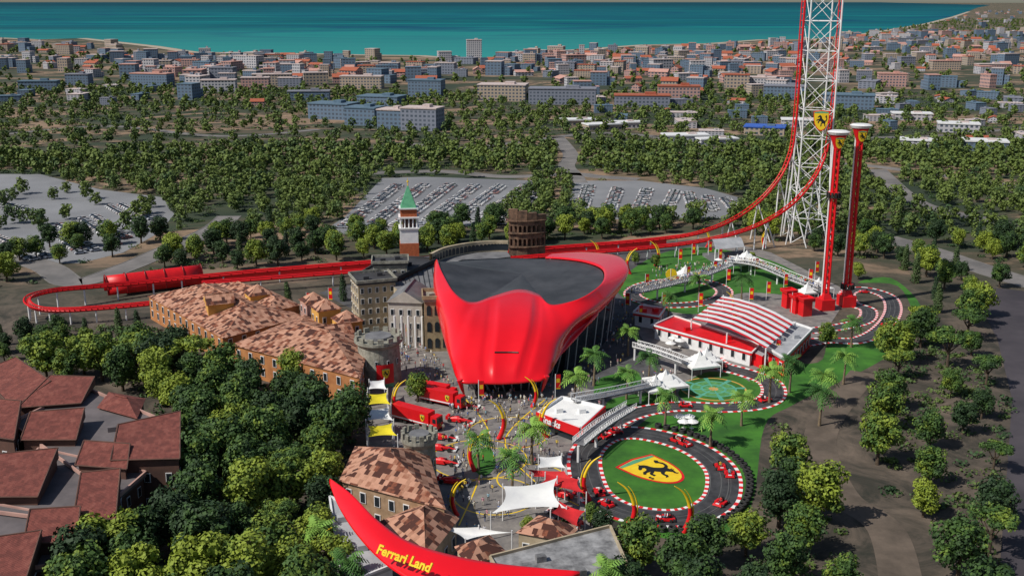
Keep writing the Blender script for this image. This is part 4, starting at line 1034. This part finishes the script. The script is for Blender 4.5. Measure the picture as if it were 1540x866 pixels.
# ---------------------------------------------------------------- curved masts and banners
def horn():
    r=root('curved_mast','curved red and yellow horn-shaped mast','mast',group='curved masts around the park')
    P=[Vector((0,0,0)),Vector((.7,0,1.6)),Vector((1.0,0,3.4)),Vector((.6,0,5.4)),Vector((-.4,0,7.2)),Vector((-1.9,0,8.4))]
    pts=cat(P,4); n=len(pts); mb=MB(); h=int(n*.5); rr=[.5*(1-i/n)**.9+.04 for i in range(n)]
    mb.tube(pts[:h+1],rr[:h+1],8); mb.obj('base',RED2,r,smooth=True)
    mb=MB(); mb.tube(pts[h:],[x*1.02 for x in rr[h:]],8); mb.obj('tip',YEL,r,smooth=True)
    mb=MB(); mb.tube([p+Vector((.4+.3*i/n,0,.1)) for i,p in enumerate(pts[1:-3])],[x*.4 for x in rr[1:-3]],6); mb.obj('fin',YEL,r,smooth=True)
    return r
hs=[(548,582,0,1),(600,622,3.1,1),(714,708,2.8,1),(750,660,.2,1.1),(822,658,3,1.1),(886,752,3.1,1.1),(944,795,0,1.1),(1028,800,.2,1.1),(660,830,.3,.9),(895,395,.1,1),(948,412,3.1,1.1),(985,400,0,1.1),(1062,372,0,.9),(1150,372,3,.9),(486,860,3,1),(1098,470,0,.8),(688,775,3,.9),(800,612,0,.9)]
many(horn(),[(g(a,b),rz,s) for a,b,rz,s in hs])
def banner():
    r=root('banner_flag','tall red vertical banner with small yellow shield on a pole','banner',group='vertical banners around the track')
    mb=MB(); mb.cyl((0,0,0),(0,0,6.4),.09,n=6); mb.obj('pole',WHI,r)
    mb=MB(); mb.box((.65,0,2.8),(1.2,.06,3.4)); mb.obj('cloth',RED2,r)
    mb=MB(); mb.box((.65,0,4.2),(.8,.1,1.0)); mb.obj('badge',YEL,r)
    mb=MB(); mb.box((.65,0,2.55),(1.2,.065,.25)); mb.obj('hem',YEL,r); return r
bs=[(1008,432),(1032,428),(970,440),(1072,420),(1126,462),(1152,452),(1178,440),(1120,520),(1165,545),(1215,432),(1236,430),(1050,470),(1092,432),(960,490),(1135,415),(995,470),(1080,400),(1100,500),(1190,470),(1225,420),(940,470),(915,455),(1020,400),(1040,392),(1065,388),(495,462),(462,470),(610,520),(720,610),(835,600)]
many(banner(),[(g(a,b),R.uniform(-.3,.3),1) for a,b in bs])
yd=root('yellow_balloon_sign','round yellow disc sign above the stands','sign',g(1009,432))
mb=MB(); p=g(1009,432); mb.cyl((p.x,p.y,4.4),(p.x,p.y+.3,4.4),1.9,n=20); mb.obj('disc',YEL,yd); mb=MB(); mb.cyl((p.x,p.y+.5,0),(p.x,p.y+.5,4.4),.2); mb.obj('post',WHI,yd)
# ---------------------------------------------------------------- vehicles
def truck():
    r=root('race_truck','red articulated race truck with yellow badge','truck',group='red race trucks')
    mb=MB(); mb.box((-1,0,1.0),(10.5,2.5,3.0)); mb.obj('trailer',RED2,r)
    mb=MB(); mb.box((-1,0,1.15),(10.4,2.54,.3)); mb.obj('stripe',WHI,r)
    mb=MB(); mb.box((5.6,0,.6),(2.0,2.4,2.8),0,0,tp=(.82,.95)); mb.box((4.5,0,.6),(.8,1.2,.5)); mb.obj('cab',RED2,r)
    mb=MB(); mb.face([(6.56,-1.05,1.9),(6.56,1.05,1.9),(6.45,1.0,3.0),(6.45,-1.0,3.0)]); 
    for s in (-1,1): mb.face([(5.3,1.19*s,1.9),(6.3,1.19*s,1.9),(6.2,1.17*s,2.9),(5.3,1.17*s,2.9)])
    mb.obj('windscreen',GLS,r)
    emblem(r,(2.6,-1.28,2.6),(1,0,0),(0,0,1),1.2); emblem(r,(6.62,0,1.4),(0,1,0),(0,0,1),.5)
    for x in (-5,-3.8,-2.6,3.6,5.9):
        for s in (-1,1):
            mb=MB(); mb.cyl((x,s*.85,.5),(x,s*1.2,.5),.5,n=14); mb.obj('wheel',BLK,r)
    return r
def ang(p,q): a,b=g(*p),g(*q); return math.atan2((b-a).y,(b-a).x)
many(truck(),[(g(627,638),ang((592,622),(660,640)),1.0),(g(664,608),ang((640,598),(695,610)),.95),(g(655,596),ang((630,585),(680,594)),.85)])
def racer():
    r=root('racing_car','red open-wheel racing car on display','racing car',group='red racing cars on display')
    mb=MB(); sec=[(-2.3,.25,.35,.45),(-1.6,.35,.3,.75),(-.5,.42,.28,1.0),(.2,.42,.28,.85),(.9,.3,.3,.65),(1.8,.18,.3,.5),(2.5,.12,.3,.38)]
    rws=[[(x,w*a,zl+(zh-zl)*b) for a,b in ((-1,0),(-1,.6),(-.55,1),(.55,1),(1,.6),(1,0))] for x,w,zl,zh in sec]; mb.grid(rws,0,True); mb.face(rws[0]); mb.face(rws[-1])
    mb.box((-.5,.62,.25),(1.8,.5,.45),0,0,tp=(.7,.8)); mb.box((-.5,-.62,.25),(1.8,.5,.45),0,0,tp=(.7,.8)); mb.obj('body',RED2,r)
    mb=MB(); mb.box((2.45,0,.18),(.5,1.8,.08)); mb.box((2.45,.88,.18),(.5,.05,.3)); mb.box((2.45,-.88,.18),(.5,.05,.3)); mb.obj('front_wing',WHI,r)
    mb=MB(); mb.box((-2.35,0,.95),(.45,1.3,.08)); mb.box((-2.35,.66,.4),(.5,.05,.65)); mb.box((-2.35,-.66,.4),(.5,.05,.65)); mb.obj('rear_wing',RED2,r)
    mb=MB(); mb.box((.15,0,.8),(.7,.45,.12)); mb.obj('cockpit',BPA,r)
    for x in (-1.8,1.55):
        for s in (-1,1):
            mb=MB(); mb.cyl((x,s*.62,.34),(x,s*.98,.34),.34,n=14); mb.obj('wheel',BLK,r)
    return r
rc=[(692,634,-.3),(665,660,-.2),(668,697,-.3),(682,726,-.3),(664,676,-.2),(846,775,2.6),(842,745,2.6),(850,790,2.7),(700,612,-.3)]
many(racer(),[(g(a,b,.0)+Vector((0,0,.03)),rz,1.25) for a,b,rz in rc])
def kart():
    r=root('racing_kart','small red racing kart on the track','kart',group='racing karts on the track')
    mb=MB(); mb.box((0,0,.12),(2.2,1.1,.25),0,0,tp=(.9,.8)); mb.box((.95,0,.15),(.6,1.4,.28),0,0,tp=(.6,.8)); mb.box((-.1,.6,.15),(1.1,.3,.3)); mb.box((-.1,-.6,.15),(1.1,.3,.3)); mb.obj('body',RED2,r)
    mb=MB(); mb.box((-.5,0,.3),(.15,.5,.6),0); mb.box((-.2,0,.36),(.6,.5,.1)); mb.obj('seat',BPA,r)
    mb=MB(); mb.box((1.0,0,.44),(.3,.5,.03)); mb.obj('number_plate',WHI,r)
    for x in (-.85,.8):
        for s in (-1,1):
            mb=MB(); mb.cyl((x,s*.6,.2),(x,s*.9,.2),.2,n=10); mb.obj('wheel',BLK,r)
    return r
KPOS=[]
for idx in (12,14,20,33,36,47,50,62,76,79,90,96):
    a=ov[idx%len(ov)]; b=ov[(idx+1)%len(ov)]; KPOS.append((Vector((a.x+R.uniform(-1.3,1.3),a.y+R.uniform(-.8,.8),.065)),math.atan2(b.y-a.y,b.x-a.x)))
for a,b,rz in ((1085,552,2.6),(1092,512,.3),(1030,611,0),(1150,603,.4),(1330,490,1),(1300,440,3)): p=g(a,b); KPOS.append((Vector((p.x,p.y,.065)),rz))
many(kart(),[(p,rz,1.35) for p,rz in KPOS])
# ---------------------------------------------------------------- tyre barrier
mb=MB()
for z in (0,.32,.64):
    rws=[]
    for i in range(12):
        a=2*PI*i/12; rws.append([((.62+.2*math.cos(2*PI*k/6))*math.cos(a),(.62+.2*math.cos(2*PI*k/6))*math.sin(a),z+.17+.17*math.sin(2*PI*k/6)) for k in range(6)])
    mb.grid(rws+[rws[0]],0,True)
ty=mb.obj('tyre_stack',[BLK],smooth=True); ty['label']='stack of black tyres lining the kart track'; ty['category']='tyre stack'; ty['group']='tyre barrier around the track'
i=0; L=len(ov); last=None
cO=sum(ov,Vector())/L
for k in range(L*4):
    a=ov[(k//4)%L].lerp(ov[(k//4+1)%L],(k%4)/4); d=(a-cO).normalized(); p=a+d*5.0
    if not(p.x-cO.x>-8 and (p.x-cO.x>4 or p.y<cO.y)): continue
    if last and (p-last).length<1.7: continue
    last=p; o=ty if i==0 else ty.copy()
    if i: C.objects.link(o)
    o.location=(p.x,p.y,0); i+=1
# ---------------------------------------------------------------- entrance wing
ew=root('entrance_wing','sweeping glossy red wing-shaped entrance sign with yellow lettering','entrance sign',g(620,850))
U_=[(496,719,12.5),(528,742,12),(566,780,11.2),(612,812,10.6),(680,834,10.4),(760,848,10.2),(872,858,10)]
M_=[(495,724,12),(517,754,11),(552,796,10.4),(600,834,9.8),(670,862,9.4),(760,872,9.2),(872,862,9.8)]
L_=[(496,729,11.6),(511,765,10),(543,812,9),(590,856,8.4),(660,890,8),(760,896,8),(872,868,9)]
ls=[cat([g(*p) for p in X],6) for X in (U_,M_,L_)]
mb=MB(); mb.grid([cat([ls[k][i] for k in range(3)],4) for i in range(len(ls[0]))]); o=mb.obj('wing',RED,ew,smooth=True); md=o.modifiers.new('s','SOLIDIFY'); md.thickness=.4
for t in (8,18,30):
    a=ls[0][t]; mb=MB(); mb.cyl((a.x,a.y+1.5,0),(a.x,a.y+.5,a.z-.6),.35); mb.obj('column',WHI,ew)
A=g(566,829,11.2); B=g(656,862,10.8); dd=(B-A).normalized()
text('Ferrari Land',ew,A+Vector((0,-.3,0)),dd,(0,.45,.9),2.0,YEL,ext=.14,sx=1.0)
bld('entrance_hall','grey streaked metal roofed entrance hall below the red wing',[(497,752),(520,762),(590,850),(515,880)],6,.4,'flat',WHI,GRY,None)
# ---------------------------------------------------------------- people
def person_mesh(pose,name='person'):
    st=.22 if pose=='walk' else 0.0; ar=.2 if pose=='walk' else .04
    V=[(0,0,.95),(0,0,1.15),(0,0,1.38),(0,0,1.5),(0,.01,1.6),(0,0,1.72)]; Rr=[(.14,.1),(.13,.09),(.15,.1),(.055,.055),(.085,.1),(.06,.07)]
    E=[(0,1),(1,2),(2,3),(3,4),(4,5)]
    def ad(p,r,to): V.append(p); Rr.append(r); E.append((to,len(V)-1)); return len(V)-1
    for s in (-1,1):
        a=ad((s*.19,0,1.4),(.06,.06),2); b=ad((s*.24,-s*ar*.5,1.13),(.045,.045),a); ad((s*.24,-s*ar*1.6-.05 if pose!='arm' or s<0 else -.3,.88 if pose!='arm' or s<0 else 1.35),(.035,.035),b)
        a=ad((s*.1,0,.86),(.09,.09),0)
        if pose=='sit':
            b=ad((s*.13,-.45,.86),(.065,.065),a); c_=ad((s*.14,-.8,.6),(.045,.045),b); ad((s*.14,-.92,.62),(.04,.03),c_)
        else:
            b=ad((s*.1,-s*st*.6,.48),(.062,.062),a); c_=ad((s*.1,s*-st+.03,.07),(.042,.042),b); ad((s*.1,s*-st-.13,.04),(.045,.03),c_)
    me=bpy.data.meshes.new('p'); me.from_pydata([(x*1.15,y*1.15,z*1.0) for x,y,z in V],E,[]); o=bpy.data.objects.new('p',me); C.objects.link(o)
    md=o.modifiers.new('k','SKIN')
    for i,r in enumerate(Rr): me.skin_vertices[0].data[i].radius=r
    me.skin_vertices[0].data[0].use_root=True
    md=o.modifiers.new('s','SUBSURF'); md.levels=1
    dg=bpy.context.evaluated_depsgraph_get(); m2=bpy.data.meshes.new_from_object(o.evaluated_get(dg)); bpy.data.objects.remove(o); m2.name=name
    for m in (SHIRT,PANTS,SKIN,HAIR): m2.materials.append(m)
    for p in m2.polygons:
        c_=p.center; k=0
        if c_.z<.92 and (abs(c_.x)<.235 or pose=='sit'): k=1
        if c_.z>1.48: k=2
        if abs(c_.x)>.24 and c_.z<1.12: k=2
        if c_.z>1.66 or (c_.z>1.56 and c_.y>.04): k=3
        p.material_index=k; p.use_smooth=True
    return m2
PM=[person_mesh('walk'),person_mesh('stand'),person_mesh('arm')]; SIT=person_mesh('sit')
LBp=['person in casual clothes walking across the plaza','person in casual clothes standing on the paving','person in casual clothes raising one arm']
def people(px,n,z=.05):
    poly=[(p.x,p.y) for p in G(px)]; xs=[p[0] for p in poly]; ys=[p[1] for p in poly]; out=[]
    while len(out)<n:
        x=R.uniform(min(xs),max(xs)); y=R.uniform(min(ys),max(ys))
        if inpoly(x,y,poly): out.append((x,y,z))
    return out
PP=people([(700,600),(840,600),(850,640),(840,700),(790,770),(700,800),(690,700)],190)
PP+=people([(690,580),(830,580),(840,610),(695,610)],60)+people([(605,500),(640,525),(690,575),(690,640),(660,600),(600,560)],130)
PP+=people([(860,520),(925,455),(955,470),(935,560),(860,600)],110)+people([(655,640),(700,620),(700,790),(660,800),(680,730)],45)
PP+=people([(960,560),(1010,560),(1030,600),(980,600)],25)+people([(640,815),(700,790),(760,815),(740,835)],20)+people([(870,600),(905,600),(900,655),(880,655)],14)
for b_ in (br1,br2):
    for k in range(90):
        i=R.randrange(len(b_)-1); p=b_[i].lerp(b_[i+1],R.random()); PP.append((p.x,p.y+R.uniform(-1.6,1.6),4.2))
PP+=people([(955,455),(1010,420),(1080,405),(1060,395),(985,405)],60)
PP.sort(key=lambda q:q[0]**2+q[1]**2)
for i,(x,y,z) in enumerate(PP[:280]):
    k=R.randrange(3); o=bpy.data.objects.new('person',PM[k]); C.objects.link(o); o.location=(x,y,z); o.rotation_euler=(0,0,R.random()*6.28); s=R.uniform(.92,1.08); o.scale=(s*1.1,s*1.1,s)
    o['label']=LBp[k]; o['category']='person'; o['group']='visitors in the park'
src=PM[1]; nv=len(src.vertices); co_=np.empty(nv*3); src.vertices.foreach_get('co',co_); co_=co_.reshape(-1,3)
fs=[tuple(p.vertices) for p in src.polygons]; mi=[p.material_index for p in src.polygons]
VV=[];FF=[];MM=[]
for x,y,z in PP[280:]:
    a=R.random()*6.28; ca,sa=math.cos(a),math.sin(a); o0=len(VV)
    for v in co_: VV.append((v[0]*ca-v[1]*sa+x,v[0]*sa+v[1]*ca+y,v[2]+z))
    FF+=[tuple(q+o0 for q in f) for f in fs]; MM+=mi
me=bpy.data.meshes.new('crowd'); me.from_pydata(VV,[],FF)
for m in (SHC,PAC,SKIN,HAIR): me.materials.append(m)
me.polygons.foreach_set('material_index',MM); o=bpy.data.objects.new('crowd',me); C.objects.link(o); o['kind']='stuff'; o['label']='dense distant crowd on the promenade and stands'; o['category']='crowd'
for p,rz in KPOS:
    o=bpy.data.objects.new('person',SIT); C.objects.link(o); o.location=(p[0],p[1],-.12); o.rotation_euler=(0,0,rz+PI/2); o['label']='driver sitting in a small racing kart'; o['category']='person'; o['group']='kart drivers'
# ---------------------------------------------------------------- light, world, camera
SD=Vector((.74,.36,-.86)).normalized()
sl=bpy.data.lights.new('sun','SUN'); sl.energy=4.3; sl.angle=math.radians(.5); sl.color=(1,.95,.86)
so=bpy.data.objects.new('sun',sl); C.objects.link(so); so.rotation_euler=SD.to_track_quat('-Z','Y').to_euler(); so.location=(0,0,300)
w=bpy.data.worlds.new('World'); SC.world=w; w.use_nodes=True; t=w.node_tree
sk=t.nodes.new('ShaderNodeTexSky'); sk.sky_type='NISHITA'; sk.sun_disc=False; sk.sun_elevation=math.asin(-SD.z); sk.sun_rotation=math.atan2(-SD.x,-SD.y)%(2*PI)
t.links.new(sk.outputs[0],t.nodes['Background'].inputs[0]); t.nodes['Background'].inputs[1].default_value=.07
cd=bpy.data.cameras.new('camera'); cam=bpy.data.objects.new('camera',cd); C.objects.link(cam); cam.location=(0,0,H); cam.rotation_euler=(PI/2-PT,0,0)
cd.sensor_width=36; cd.lens=36*FO/1540; cd.clip_start=1; cd.clip_end=400000; SC.camera=cam
SC.view_settings.view_transform='Standard'; SC.view_settings.look='None'; SC.view_settings.exposure=0
print('TREES',len(near),len(far),'TOWN',len(TW),'CARS',len(cars),'PEOPLE',len(PP))
